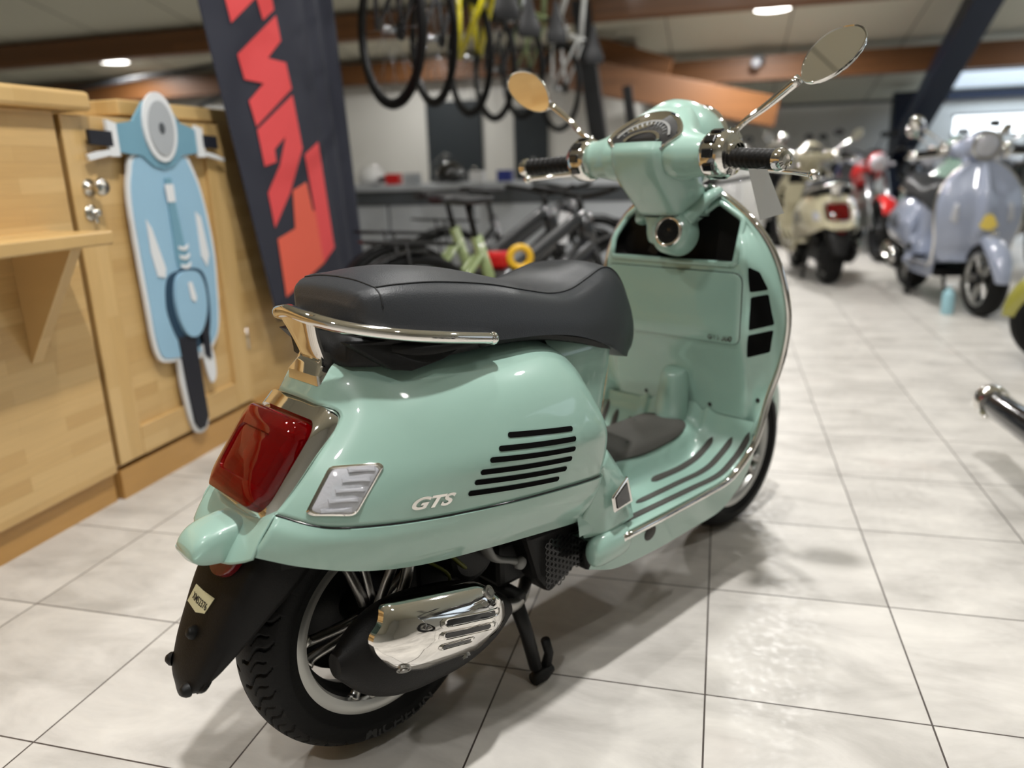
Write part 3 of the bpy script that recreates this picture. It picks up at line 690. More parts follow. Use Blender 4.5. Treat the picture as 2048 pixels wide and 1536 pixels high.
    for z, xr, w in R:
        t = min(1, w / .22)
        if z < .56: fx = .972 - .02 * ((z - .385) / .2) if z < .5 else .955
        elif z < .60: fx = .928
        elif z < .80: fx = .925
        else: fx = .928 + .05 * max(0, (z - .80) / .168)
        wi = min(.203, w * .86)
        lin.append([(xr, -w, z), (xr - .012, -w + .004, z), (xr - (xr - fx) * .45, -w * .93, z), (fx + .012, -(wi + .004), z), (fx + .001, -wi * .93, z), (fx, -wi * .6, z), (fx, 0, z)])
    lin = [[*r, *[(p[0], -p[1], p[2]) for p in reversed(r[:-1])]] for r in lin]
    gl = loft(lin, 12, 9)
    # open storage pocket: leave the faces out and put a tray behind
    pk = [(-.176, .787), (-.168, .885), (-.104, .926), (-.040, .875), (.040, .875), (.104, .926), (.168, .885), (.186, .835), (.184, .787)]
    pk = round_poly(pk, .012, 3)
    def inside(y, z):
        c = False; n = len(pk)
        for i in range(n):
            (a, b), (e, f) = pk[i], pk[(i + 1) % n]
            if (b > z) != (f > z) and y < (e - a) * (z - b) / (f - b) + a: c = not c
        return c
    nu, nv = len(gl), len(gl[0]); vs = [p for r in gl for p in r]; fs = []
    for i in range(nu - 1):
        for j in range(nv - 1):
            q = (i * nv + j, (i + 1) * nv + j, (i + 1) * nv + j + 1, i * nv + j + 1)
            c = sum((vs[k] for k in q), Vector()) / 4
            fs.append(q)
    full_l = mesh('probe', vs, fs, P); lb = bvh_of(full_l); bpy.data.objects.remove(full_l)
    fs2 = [q for q in fs if not inside(*(sum((vs[k] for k in q), Vector()) / 4)[1:3])]
    shield = mesh('leg_shield', vs, fs2, P, root)
    rim_ = []; back = []
    for y, z in pk:
        loc, nr = cast(lb, (.5, y, z), (1, 0, 0)); rim_.append(loc); 
    G().tube(rim_ + [rim_[0]], .0075, 10, caps=False).build('pocket_rim', P, shield)
    pc = Vector((0, 0, .85)); vs3 = [p + Vector((-.001, 0, 0)) for p in rim_] + [Vector((1.0 - .0 * p.y, p.y * .96, pc.z + (p.z - pc.z) * .95)) - Vector((.025, 0, 0)) for p in rim_]
    n = len(rim_)
    mesh('storage_pocket', vs3, [(i, (i + 1) % n, n + (i + 1) % n, n + i) for i in range(n)] + [tuple(range(n, 2 * n))], M['dark'], shield, smooth=False)
    G().box((.955, .062, .808), (.03, .035, .032), Matrix.Rotation(.5, 3, 'X')).build('pocket_catch', M['black'], shield, smooth=False, bevel=.006)
    # glove box door
    dr = round_poly([(-.195, .602), (-.196, .768), (.196, .768), (.195, .602)], .024, 5)
    door = patch('glove_box_door', lb, dr, lambda a, b: (.5, a, b), [(1.0, -.001), (1.0, .003), (.985, .0045), (.9, .005), (.8, .005), (.7, .005), (.6, .005), (.5, .005), (.35, .005), (.2, .005), (.05, .005)], P, shield, d=(1, 0, 0), off=.3)
    loop = [cast(lb, (.5, a, b), (1, 0, 0)) for a, b in dr]
    G().tube([l + nr * .001 for l, nr in loop] + [loop[0][0] + loop[0][1] * .001], .0018, 6, caps=False).build('door_gap', M['gloss'], shield)
    dbv = bvh_of(door)
    badge('GTS 300', -.145, .615, .018, 1, dbv, M['chrome'], door, ax='y', shear=.3, h=.002)
    # radiator grilles in the shield flanks
    for s in (1, -1):
        for quad in ([(-.203, .783), (-.222, .771), (-.240, .731), (-.209, .726)], [(-.211, .714), (-.241, .721), (-.254, .651), (-.211, .638)], [(-.210, .626), (-.253, .638), (-.247, .585), (-.203, .570)]):
            q = round_poly([(a * s, b) for a, b in quad], .004, 2)
            q = [(a, b) for a, b in q]
            sub = []
            for i in range(len(q)):
                a = Vector(q[i]); b = Vector(q[(i + 1) % len(q)])
                for k in range(3): sub.append(tuple(a.lerp(b, k / 3)))
            patch('grille_opening', lb, sub, lambda a, b: (.5, a, b), [(1.0, .0012), (.5, .0012), (.1, .0012)], M['hole'], shield, d=(1, 0, 0), off=.3)
    for y, z in ((-.098, .43), (-.222, .462), (.098, .43)):
        l, nr = cast(lb, (.5, y, z), (1, 0, 0))
        if l is not None: G().lathe([(0, .001), (.0055, .001), (.006, 0)], l, nr, 10).build('screw', M['gloss'], shield)
    # lower knee panel + column housing
    cr = []
    for z, x0, rx, ry in ((.36, .945, .046, .042), (.42, .950, .046, .041), (.46, .955, .044, .040), (.495, .962, .040, .038), (.508, .968, .032, .034), (.514, .975, .018, .025)):
        cr.append([(x0 - rx * math.sin(a), ry * math.cos(a), z + .02 * math.sin(a) * -0) for a in [PI * i / 10 - .15 + .03 * i for i in range(11)]])
    G().grid(loft(cr, 5, 2)).build('column_housing', P, shield)
    # outer front of the shield
    of = []
    for z, xr, w in [(.33, .965, .20)] + R:
        bul = .11 * (1 if z < .75 else max(.25, 1 - (z - .75) / .3)); zz = z
        of.append([(xr + .004, -w - .001, zz), (xr + .03, -w * .9, zz), (xr + bul * .62, -w * .55, zz), (xr + bul * .80, -w * .20, zz), (xr + bul * 1.12, 0, zz)])
    of = [[*r, *[(p[0], -p[1], p[2]) for p in reversed(r[:-1])]] for r in of]
    front = G().grid(loft(of, 5, 5)).build('front_panel', P, root)
    fv = bvh_of(front)
    # centre spine ("tie") with louvres and badge on the nose
    tie = [(-.016, .94), (.016, .94), (.022, .80), (.030, .66), (.038, .56), (.030, .52), (-.030, .52), (-.038, .56), (-.030, .66), (-.022, .80)]
    tsub = []
    for i in range(len(tie)):
        a = Vector(tie[i]); b = Vector(tie[(i + 1) % len(tie)])
        for k in range(4): tsub.append(tuple(a.lerp(b, k / 4)))
    tp_ = patch('nose_tie', fv, tsub, lambda a, b: (1.8, a, b), [(1.12, .0), (1.05, .012), (.8, .017), (.4, .018), (.05, .018)], P, front, d=(-1, 0, 0), off=.1)
    for k in range(3):
        G().tube([(1.135, -.022, .60 - .025 * k), (1.142, 0, .595 - .025 * k), (1.135, .022, .60 - .025 * k)], .004, 8, smooth=3).build('louvre', M['chrome'], tp_)
    for s in (1, -1):
        q = [(-.15 * s, .70), (-.175 * s, .70), (-.19 * s, .60), (-.15 * s, .58)]
        patch('front_indicator', fv, round_poly(q, .01, 3), lambda a, b: (1.8, a, b), [(1.1, 0), (1.05, .008), (.7, .013), (.1, .014)], M['clear'], front, d=(-1, 0, 0), off=.1)
    # ---------- front fender and fork
    ff = []
    for k in range(11):
        a = math.radians(-8 + 98 * k / 10); r = .252; w = .050 * math.cos((k - 5) / 5 * 1.0) + .012
        cx, cz = FX + r * math.sin(a), .240 + r * math.cos(a)
        ro = Vector((math.sin(a), 0, math.cos(a)))
        ff.append([Vector((cx, 0, cz)) + ro * q + Vector((0, y, 0)) for y, q in ((-w, -.055), (-w * .97, -.02), (-w * .7, .008), (0, .020), (w * .7, .008), (w * .97, -.02), (w, -.055))])
    fen = G().grid(loft(ff, 5, 4)).build('front_fender', P, root, solid=.004)
    G().tube([(FX + .11, 0, .53), (FX + .02, 0, .528)], [.004, .012], 10).build('fender_crest', M['chrome'], fen)
    G().tube([(FX - .22, .085, .72), (FX - .13, .085, .50), (FX - .06, .088, .30), (FX, .085, .236)], [.018, .018, .02, .022], 12, smooth=4).box((FX - .03, .085, .236), (.12, .03, .05)).build('fork', M['silver'], root)
    # ---------- headset
    PC = [(1.02, 1.06), (1.01, 1.112), (.975, 1.142), (.93, 1.151), (.876, 1.130), (.834, 1.094), (.798, 1.058), (.792, 1.036), (.797, 1.012), (.812, .992), (.85, .980), (.90, .97), (.96, .985), (1.0, 1.02)]
    hsn = [(.160, 0, .034, .042), (.14, .0, .036, .044), (.115, .07, .042, .048), (.095, .24, .050, .052), (.075, .52, .055, .055), (.05, .82, .06, .06), (.025, .96, .06, .06), (0, 1, .06, .06)]
    hsn = hsn + [(-a[0],) + a[1:] for a in reversed(hsn[:-1])]
    hr = []
    for y, w, rx, rz in hsn:
        row = []
        for i in range(14):
            a = 2 * PI * i / 14; e = Vector((.832 + rx * math.cos(a), 1.029 + rz * math.sin(a))).lerp(Vector(PC[i]), w); row.append((e.x, y, e.y))
        hr.append(row)
    head = G().grid(loft(hr, 5, 4, True), True, True).build('headset', P, root, autosmooth=70)
    hv = bvh_of(head)
    # headlamp nacelle seam and lamp
    G().lathe([(.0, .118), (.045, .112), (.075, .098), (.083, .085)], (.915, 0, 1.066), (1, 0, -.12), 40).build('headlamp_lens', M['clear'], head)
    G().lathe([(.083, .078), (.091, .088), (.094, .10), (.088, .108), (.080, .104)], (.915, 0, 1.066), (1, 0, -.12), 40).build('headlamp_ring', M['chrome'], head)
    G().lathe([(.0, -.055), (.05, -.05), (.085, -.030), (.097, -.005), (.1005, .03), (.098, .06), (.092, .09)], (.915, 0, 1.060), (1, 0, -.12), 40).build('headlamp_shell', P, head)
    # neck
    nk = []
    for z, cx, rx, ry, xo in ((1.045, .880, .066, .112, 0), (1.005, .884, .062, .101, 0), (.97, .893, .060, .090, 0), (.93, .903, .058, .077, 0), (.898, .911, .056, .067, 0)):
        pass
    def neck_row(z, xr, hr_, hf):
        half = [(xr - .004, 0), (xr - .003, hr_ * .5), (xr, hr_ * .86), (xr + .006, hr_ + .002), (xr + .022, hr_ + .010), (xr + .05, hr_ + (hf - hr_) * .62), (xr + .09, hf), (xr + .13, hf * .92), (xr + .15, hf * .5), (xr + .152, 0)]
        pts_ = half + [(x, -y) for x, y in reversed(half[1:-1])]
        return [(x, y, z - .10 * (x - xr)) for x, y in pts_]
    nk = [neck_row(*q) for q in ((1.062, .776, .058, .100), (1.035, .768, .061, .100), (.985, .786, .058, .096), (.94, .826, .054, .086), (.898, .866, .050, .074))]
    neck = G().grid(loft(nk, 5, 1, True), True, True).build('steering_neck', P, head, autosmooth=60)
    ng = [(x - .0006, y * 1.01, z) for x, y, z in neck_row(.899, .868, .050, .074)]
    G().tube(ng + [ng[0]], .002, 6, caps=False).build('seam', M['gloss'], neck)
    # tongue with key barrel, arms to the shield top
    tg = []
    for z, x0, hw, cy in ((.893, .874, .054, .0), (.87, .880, .052, .0), (.85, .887, .050, .006), (.832, .896, .044, .012), (.824, .908, .032, .016)):
        tg.append([(x0 + .08, cy - hw, z), (x0 + .02, cy - hw, z), (x0, cy - hw * .6, z), (x0 - .004, cy, z), (x0, cy + hw * .6, z), (x0 + .02, cy + hw, z), (x0 + .08, cy + hw, z)])
    G().grid(loft(tg, 5, 4)).build('key_console', P, shield, autosmooth=60)
    G().lathe([(.050, -.05), (.050, -.004), (.046, .004), (.036, .007)], (.868, -.036, .861), (-1, -.1, .25), 32).build('key_boss', P, shield, autosmooth=60)
    G().lathe([(.037, .004), (.034, .010), (.029, .010), (.027, .006)], (.868, -.036, .861), (-1, -.1, .25), 32).build('key_ring', M['chrome'], shield)
    G().lathe([(.028, .009), (.012, .010), (0, .008)], (.868, -.036, .861), (-1, -.1, .25), 32).build('key_barrel', M['gloss'], shield)
    for s in (1, -1):
        G().tube([(.895, -.060 * s, .885), (.915, -.080 * s, .912), (.935, -.098 * s, .938), (.972, -.098 * s, .948)], [.020, .016, .014, .012], 12, smooth=5).build('shield_arm', P, shield)
    # instrument cluster
    io = catm([(.098, -.002, 0), (.088, .026, 0), (.055, .058, 0), (.02, .072, 0), (-.03, .070, 0), (-.07, .045, 0), (-.096, .010, 0), (-.088, -.012, 0), (-.055, -.034, 0), (-.045, -.040, 0), (.045, -.040, 0), (.055, -.034, 0), (.085, -.016, 0)], 4, True)
    io = [(v.x, v.y) for v in io]; base = Vector((.7, 0, 1.20)); uv = Vector((.62, 0, .785)); dd = Vector((.785, 0, -.62))
    pf = lambda a, b: tuple(Vector((.814, -.006, 1.064)) - dd * .0 + Vector((0, a, 0)) + uv * (b * 1.12))
    ins = patch('instrument_cluster', hv, io, pf, [(1.0, -.002), (1.0, .004), (.96, .0065), (.90, .003)], M['chrome'], head, d=dd, off=.3)
    patch('dial_face', hv, io, pf, [(.92, .0025), (.86, .0030), (.3, .0035), (.05, .0035)], M['dial'], ins, d=dd, off=.3)
    def arc(r0, r1, a0, a1, cy, ky=1.0, n=24):
        o = [(r1 * math.cos(math.radians(a0 + (a1 - a0) * i / n)), cy + ky * r1 * math.sin(math.radians(a0 + (a1 - a0) * i / n))) for i in range(n + 1)]
        return o + [(r0 * math.cos(math.radians(a1 + (a0 - a1) * i / n)), cy + ky * r0 * math.sin(math.radians(a1 + (a0 - a1) * i / n))) for i in range(n + 1)]
    def flatpoly(name, o, m, h):
        vs = []
        for a, b in o:
            l, nr = cast(hv, Vector(pf(a, b)) - dd * .3, dd); vs.append(l + nr * h)
        nn = len(o) // 2
        return mesh(name, vs, [(i, i + 1, 2 * nn - 2 - i, 2 * nn - 1 - i) for i in range(nn - 1)], m, ins, smooth=False, solid=.001)
    flatpoly('dial_ring', arc(.070, .076, 15, 165, -.018, .85), M['grey'], .006)
    flatpoly('inner_ring', arc(.044, .052, 10, 170, -.016, .62), M['chrome'], .007)
    for k in range(13):
        a = math.radians(25 + 130 * k / 12); c_, s_ = math.cos(a), math.sin(a)
        flatpoly('dial_tick', [(c_ * .058 - s_ * .001, -.018 + s_ * .05), (c_ * .067 - s_ * .001, -.018 + s_ * .058), (c_ * .067 + s_ * .001, -.018 + s_ * .058), (c_ * .058 + s_ * .001, -.018 + s_ * .05)], M['paper'], .0065)
    o = rrect(-.038, -.032, .038, -.004, .008); 
    patch('display', hv, o, pf, [(1, .004), (1, .006), (.3, .0062)], M['gloss'], ins, d=dd, off=.3)
    # switch gear, grips, levers
    for s in (1, -1):
        y0 = -.160 * s; yd = -s; c = (.832, y0, 1.028)
        sw = G().lathe([(.034, -.004), (.045, -.001), (.050, .008), (.049, .042), (.042, .054), (.030, .058), (.024, .062)], c, (0, yd, 0), 32).build('switch_housing', M['chrome'], root, autosmooth=35)
        for k, (a, hh) in enumerate(((40, .024), (5, .024), (-28, .022), (75, .02))):
            an = math.radians(180 - a); r = .049
            G().box((c[0] + r * math.cos(an), y0 + yd * .024, c[2] + r * math.sin(an)), (.010, .026, hh * .8), Matrix.Rotation(-an, 3, 'Y')).build('switch_button', M['gloss'], sw, smooth=False, bevel=.003)
        G().lathe([(.024, .052), (.030, .056), (.031, .066), (.024, .070)], c, (0, yd, 0), 28).build('collar', M['chrome'], sw, autosmooth=35)
        prf = [(.016, .064), (.0205, .066)] + [(.0190 + .0012 * ((i // 2) % 2), .070 + .0035 * i) for i in range(34)] + [(.0205, .190), (.016, .192)]
        gp = G().lathe(prf, (.832 + .006, y0, 1.026), (-.29, yd, -.06), 28).build('grip', M['dark'], root, autosmooth=40)
        G().lathe([(.0185, .186), (.0225, .190), (.0225, .197), (.018, .208), (.011, .211), (.010, .205), (0, .205)], (.832 + .006, y0, 1.026), (-.29, yd, -.06), 24).build('bar_end', M['chrome'], gp, autosmooth=35)
        lv = [(.865, y0 + yd * .030, 1.008), (.880, y0 + yd * .065, 1.000), (.874, y0 + yd * .12, .995), (.856, y0 + yd * .18, .990), (.832, y0 + yd * .232, .985)]
        G().tube(lv, [.010, .009, .008, .0075, .008], 12, smooth=5, flat=.7).ball(lv[-1], .0105, 12, 8).build('brake_lever', M['chrome'], root)
        # mirrors
        bx, by, bz_ = .868, -.199 * s, 1.068
        ex, ey, ez = (.866, -.333 * s, 1.166)
        m0 = G().lathe([(.020, 0), (.018, .012), (.012, .020), (.008, .030)], (bx - .006, by + .004 * s, bz_ - .014), (-.1, -.15 * s, 1), 20)
        m0.tube([(bx - .006, by, bz_ + .008), (bx - .012, by - .03 * s, bz_ + .028), ((bx + ex) / 2, (by + ey) / 2, (bz_ + ez) / 2 + .004), (ex, ey, ez)], [.0068, .0066, .0078, .0100], 12, smooth=6)
        mir = m0.build('mirror_stem', M['chrome'], root)
        dm = Vector((ex - bx, ey - by, ez - bz_)).normalized()
        mn = Vector((-.93, -.35, -.10)) if s < 0 else Vector((-.88, -.14, .36))
        mn.normalize()
        av = Vector((0, -s * .86, .51)) if s < 0 else Vector((0, -s * .76, .65))
        ax1 = (av - mn * av.dot(mn)).normalized(); ax2 = mn.cross(ax1).normalized()
        if ax2.z < 0: ax2 = -ax2
        cm = Vector((ex, ey, ez)) + ax1 * .064
        sh = [(-.064, -.012), (-.052, .018), (-.022, .040), (.018, .047), (.052, .036), (.074, .014), (.070, -.014), (.040, -.033), (0, -.040), (-.042, -.032)]
        shc = catm([(a, b, 0) for a, b in sh], 4, True)
        def rg(sc, h): sc = sc * .95; return [cm + ax1 * (p.x * sc) + ax2 * (p.y * sc) + mn * h for p in shc]
        G().grid([rg(.95, .003), rg(1.0, .0045), rg(1.02, 0), rg(.97, -.010), rg(.75, -.020), rg(.35, -.025)], True, False).build('mirror_shell', M['chrome'], mir, autosmooth=60)
        q = rg(.955, .0035); cc = len(q)
        mesh('mirror_glass', q + rg(.955, .001), [tuple(range(cc)), tuple(range(2 * cc - 1, cc - 1, -1))] + [(i, (i + 1) % cc, cc + (i + 1) % cc, cc + i) for i in range(cc)], M['mirror'], mir, smooth=False)
    # rear reflecting rims etc.
    return root
BAN = [
    ( [(1.354, 1.654), (1.38, 1.562), (1.53, 1.658), (1.589, 1.697)] , 'banred'),
    ( [(1.558, 1.695), (1.594, 1.603), (1.685, 1.656), (1.678, 1.713)] , 'banred'),
    ( [(1.696, 1.637), (1.714, 1.545), (1.6, 1.467), (1.736, 1.465), (1.762, 1.365), (1.466, 1.203), (1.434, 1.295), (1.55, 1.368), (1.421, 1.371), (1.394, 1.456)] , 'banred'),
    ( [(1.765, 1.341), (1.804, 1.126), (1.662, 0.944), (1.52, 0.81), (1.497, 0.95), (1.607, 1.058), (1.674, 1.172), (1.578, 1.119), (1.583, 1.07), (1.494, 1.053), (1.47, 1.191)] , 'banred'),
    ( [(1.948, 1.156), (2.01, 0.68), (1.895, 0.621), (1.858, 0.851), (1.836, 0.985), (1.816, 1.101)] , 'banred'),
    ( [(1.805, 0.985), (1.838, 0.863), (1.876, 0.852), (1.895, 0.621), (1.548, 0.52), (1.529, 0.764), (1.672, 0.796), (1.684, 0.953)] , 'banora'),
]
S = 0.408            # floor tile
# ------------------------------------------------------------------ room materials
oak1, oak2 = srgb(212, 178, 122), srgb(194, 157, 100)
M['wood_h'] = wood_mat('oak_lamella_horizontal', oak1, oak2, 'h')
M['wood_v'] = wood_mat('oak_lamella_vertical', srgb(214, 180, 124), srgb(200, 164, 106), 'v', bw=.6, bh=.05)
M['wood_t'] = wood_mat('oak_lamella_top', srgb(214, 182, 126), srgb(198, 162, 104), 't')
M['wood_pl'] = wood_mat('plinth_board', srgb(190, 145, 82), srgb(180, 135, 74), 'h', bw=2.2, bh=.2, rough=.45)
M['beam'] = wood_mat('glulam_beam', srgb(124, 80, 42), srgb(104, 66, 32), 'x', bw=2.5, bh=.04, rough=.5)
M['tiles'] = tile_mat('ceramic_floor_tiles', S)
M['wall'] = mat('white_wall_paint', srgb(214, 213, 207), .8, bump=.3, bscale=30, var=.03, vscale=1.2)
M['ceil'] = mat('ceiling_panel', srgb(212, 210, 192), .7, bump=.2, bscale=10, var=.04, vscale=.8)
M['joint'] = mat('panel_joint', srgb(110, 108, 98), .8)
M['post'] = mat('dark_blue_steel', srgb(28, 38, 58), .45, bump=.1)
M['strut'] = mat('black_steel', srgb(30, 31, 33), .5, bump=.1)
M['lamp'] = mat('lamp_diffuser', (1, 1, 1), .4, emit=(1.0, .97, .90), estr=14)
M['win'] = mat('window_daylight', (.8, .88, 1), .2, emit=(.72, .86, 1.0), estr=1.1)
M['winb'] = mat('window_daylight_bright', (1, 1, 1), .2, emit=(.9, .96, 1.0), estr=3.5)
M['brass'] = mat('nickel', (.62, .60, .55), .22, 1.0)
M['banner'] = mat('banner_fabric', srgb(44, 46, 58), .75, bump=.3, bscale=300, var=.08, vscale=3)
M['banred'] = mat('banner_print_red', srgb(226, 78, 80), .75, bump=.3, bscale=300)
M['banora'] = mat('banner_print_orange', srgb(228, 100, 78), .75, bump=.3, bscale=300)
M['cut_blue'] = mat('print_light_blue', srgb(148, 186, 210), .5, var=.04, vscale=6)
M['cut_blue2'] = mat('print_mid_blue', srgb(112, 156, 176), .5, var=.05, vscale=6)
M['cut_deep'] = mat('print_deep_blue', srgb(34, 62, 84), .5)
M['cut_white'] = mat('print_white', srgb(222, 224, 226), .5)
M['cut_black'] = mat('print_black', srgb(26, 28, 38), .5)
M['counter'] = mat('counter_grey', srgb(168, 172, 176), .4)
M['countd'] = mat('counter_dark_grey', srgb(72, 76, 80), .4)
M['board'] = mat('dark_board', srgb(44, 50, 54), .5)

def struct(o, name=None):
    o['kind'] = 'structure'; return o

CY = -0.554 * 2.4520  # camera footprint (see camera below) - only used for reading the plan
# floor, walls, roof
struct(G().box((-1, 2.5, -.05), (18, 19, .1)).build('floor', M['tiles'], smooth=False))
def wallbox(name, c, d): return struct(G().box(c, d).build(name, M['wall'], smooth=False))
def roofz(y): return 1.76 + .2 * (11 - y)
g = G(); ys = [-7, 11]
g.prism([(-10, -7, roofz(-7)), (2.6, -7, roofz(-7)), (2.6, 11, roofz(11)), (-10, 11, roofz(11))], (0, 0, .12))
g.prism([(2.6, -7, roofz(-7)), (8, -7, roofz(-7)), (8, 9.72, roofz(9.72)), (2.6, 9.72, roofz(9.72))], (0, 0, .12))
g.prism([(2.6, 10.95, roofz(10.95)), (8, 10.95, roofz(10.95)), (8, 11, roofz(11)), (2.6, 11, roofz(11))], (0, 0, .12))
ceiling = struct(g.build('ceiling', M['ceil'], smooth=False))
g = G()
for x in [-9.4 + 1.25 * i for i in range(14)]:
    if x > 2.5: break
    g.prism([(x, -7, roofz(-7) - .002), (x + .012, -7, roofz(-7) - .002), (x + .012, 11, roofz(11) - .002), (x, 11, roofz(11) - .002)], (0, 0, -.002))
g.build('panel_joint', M['joint'], ceiling, smooth=False)
wallbox('wall_back_left', (-5.5, 8.25, 1.16), (9, .2, 2.32))
wallbox('wall_jog', (-1.05, 9.65, .99), (.1, 2.6, 1.98))
wallbox('wall_left', (-10, 2, 2.6), (.15, 18, 5.4))
wallbox('wall_front', (-1, -7, 2.6), (18, .15, 5.4))
wallbox('wall_right', (8, 2, 2.6), (.15, 18, 5.4))
# back wall with a strip window on the right
g = G(); g.box((.9, 11.05, .86), (3.8, .1, 1.72)).box((5.4, 11.05, .63), (5.2, .1, 1.26)).box((5.4, 11.05, 1.63), (5.2, .1, .27)).box((2.91, 11.05, 1.38), (.22, .1, .24)).box((5.95, 11.05, 1.38), (4.1, .1, .24))
struct(g.build('wall_back', M['wall'], smooth=False))
w = struct(G().box((3.46, 11.08, 1.38), (.88, .02, .24)).build('window_1', M['winb'], smooth=False))
g = G(); 
for z in (1.25, 1.51): g.box((3.46, 11.0, z), (.94, .03, .02))
g.build('window_frame', M['post'], w, smooth=False)
w = struct(G().prism([(2.75, 9.76, roofz(9.76) + .08), (7.9, 9.76, roofz(9.76) + .08), (7.9, 10.92, roofz(10.92) + .08), (2.75, 10.92, roofz(10.92) + .08)], (0, 0, .02)).build('window_2', M['win'], smooth=False))
g = G()
for y in (9.72, 10.95): g.box((5.3, y, roofz(y)), (5.4, .08, .12))
g.box((2.66, 10.33, roofz(10.33)), (.1, 1.25, .14), Matrix.Rotation(-math.atan(.2), 3, 'X')); g.build('window_frame', M['post'], w, smooth=False)
for i, (x0, x1, z0, z1) in enumerate([(-3.57, -2.86, .0, 1.82), (-2.46, -2.04, 0, 1.70)]):
    d = struct(G().box(((x0 + x1) / 2, 8.13, (z0 + z1) / 2), (x1 - x0, .05, z1 - z0)).build('door_%d' % (i + 1), M['board'], smooth=False, bevel=.01))
    G().lathe([(0, -.05), (.02, -.05), (.02, -.035), (.009, -.03), (.009, 0)], (x1 - .1, 8.10, 1.02), (0, 1, 0), 12).build('door_handle', M['brass'], d)
struct(G().box((-1.5, 8.14, .05), (.1, .02, .1)).build('trim_1', M['joint'], smooth=False))
# purlins and braces
def beam(name, a, b, w, h, m='beam', label=None, cat=None, group=None, struct_=False, up=(0, 0, 1)):
    a = Vector(a); b = Vector(b); t = (b - a).normalized(); u = Vector(up); s_ = t.cross(u).normalized(); u = s_.cross(t).normalized()
    vs = [p + s_ * sx * w / 2 + u * sz * h / 2 for p in (a, b) for sx, sz in ((-1, -1), (1, -1), (1, 1), (-1, 1))]
    o = G().add(vs, [(0, 1, 2, 3), (7, 6, 5, 4), (0, 4, 5, 1), (1, 5, 6, 2), (2, 6, 7, 3), (3, 7, 4, 0)]).build(name, M[m], smooth=False, bevel=.006)
    if struct_: o['kind'] = 'structure'
    else: tag(o, label, cat, group)
    return o
beam('ceiling_beam', (-9.9, 6.72, roofz(6.72) - .15), (7.9, 6.72, roofz(6.72) - .15), .18, .24, label='timber roof beam above the hanging bicycles, nearer of the two purlins', cat='beam')
beam('ceiling_beam', (-.98, 8.6, 2.015), (7.9, 8.6, 2.015), .18, .26, label='timber roof beam behind the right mirror, farther of the two purlins', cat='beam')
beam('ceiling_beam', (-9.9, 8.03, 2.17), (-1.0, 8.03, 2.17), .16, .24, label='timber beam along the top of the wall with the two dark doors', cat='beam')
beam('timber_brace', (-1.5, 7.75, 2.28), (-.60, 7.75, 1.98), .12, .22, label='upper timber brace running down to the farther roof beam', cat='beam')
beam('timber_brace', (-1.75, 7.2, 1.98), (.52, 8.30, 1.52), .14, .32, label='lower timber brace sloping down behind the headlamp shell of the mint scooter', cat='beam')
beam('steel_strut', (-1.36, 6.5, 2.50), (-1.02, 6.5, .02), .16, .14, 'strut', label='black steel strut beside the hanging bicycles, leaning right', cat='strut', up=(0, 1, 0))
beam('steel_strut', (-.95, 6.75, 1.75), (-.72, 6.75, .02), .09, .08, 'strut', label='short black strut behind the headlamp of the mint scooter', cat='strut', up=(0, 1, 0))
beam('steel_column', (2.22, 10.3, 1.0), (2.17, 6.6, 2.50), .26, .2, 'post', label='dark blue steel rafter slanting down beside the roof window', cat='rafter')
beam('steel_column', (2.24, 10.35, 0), (2.24, 10.35, 1.8), .26, .2, 'post', label='dark blue steel upright at the back wall under the slanting rafter', cat='column', up=(0, 1, 0))
beam('steel_bar', (-9.0, 7.8, 2.16), (-4.4, 7.0, 2.36), .05, .05, 'strut', label='thin dark steel bar under the roof above the door with the scooter cut-out', cat='bar')
beam('steel_bar', (-6.8, 7.85, 1.80), (-6.2, 7.9, 2.05), .05, .05, 'strut', label='thin dark steel bar slanting up behind the banner', cat='bar')
beam('steel_beam', (-9.8, 7.7, 1.66), (-4.9, 7.9, 1.66), .12, .16, 'strut', label='dark steel beam low behind the desk top, above the cut-out', cat='beam')
# lamp over the wall beam
o = empty('spotlight', (.33, 8.45, roofz(8.6) - .14), label='small grey spotlight fixed to the farther timber beam beside the right mirror', cat='spotlight')
G().box((0, 0, .0), (.13, .12, .10)).build('spot_body', M['strut'], o, smooth=False, bevel=.02)
G().lathe([(0, -.09), (.05, -.09), (.055, -.05), (.05, 0)], (-.03, -.02, -.04), (0, 1, 0), 16).build('spot_glass', M['clear'], o)

# ------------------------------------------------------------------ reception desk and cabinets on the left
XF = -1.87
desk = empty('reception_desk', (XF, -1.0, 0), label='tall oak reception desk nearest the camera on the left', cat='desk')
def part(g, name, m, par, base, **k):
    g.v = [tuple(Vector(v) - Vector(base)) for v in g.v]; return g.build(name, m, par, **k)
bD = (XF, -1.0, 0)
part(G().box((XF - .32, -1.21, .66), (.64, 3.58, 1.115)), 'desk_panel', M['wood_h'], desk, bD, smooth=False, bevel=.004)
part(G().box((XF - .325, -1.20, .05), (.60, 3.57, .10)), 'plinth', M['wood_pl'], desk, bD, smooth=False)
part(G().box((XF - .22, -1.16, 1.246), (.52, 3.70, .056)), 'desk_top', M['wood_t'], desk, bD, smooth=False, bevel=.012)
sh = part(G().box((XF + .095, -1.26, .865), (.25, 3.50, .038)), 'shelf', M['wood_t'], desk, bD, smooth=False, bevel=.006)
for y in (.345, -.9):
    part(G().prism([(XF, y, .845), (XF + .205, y, .845), (XF + .035, y, .58), (XF, y, .525)], (0, .038, 0)), 'shelf_bracket', M['wood_v'], desk, bD, smooth=False, bevel=.002)
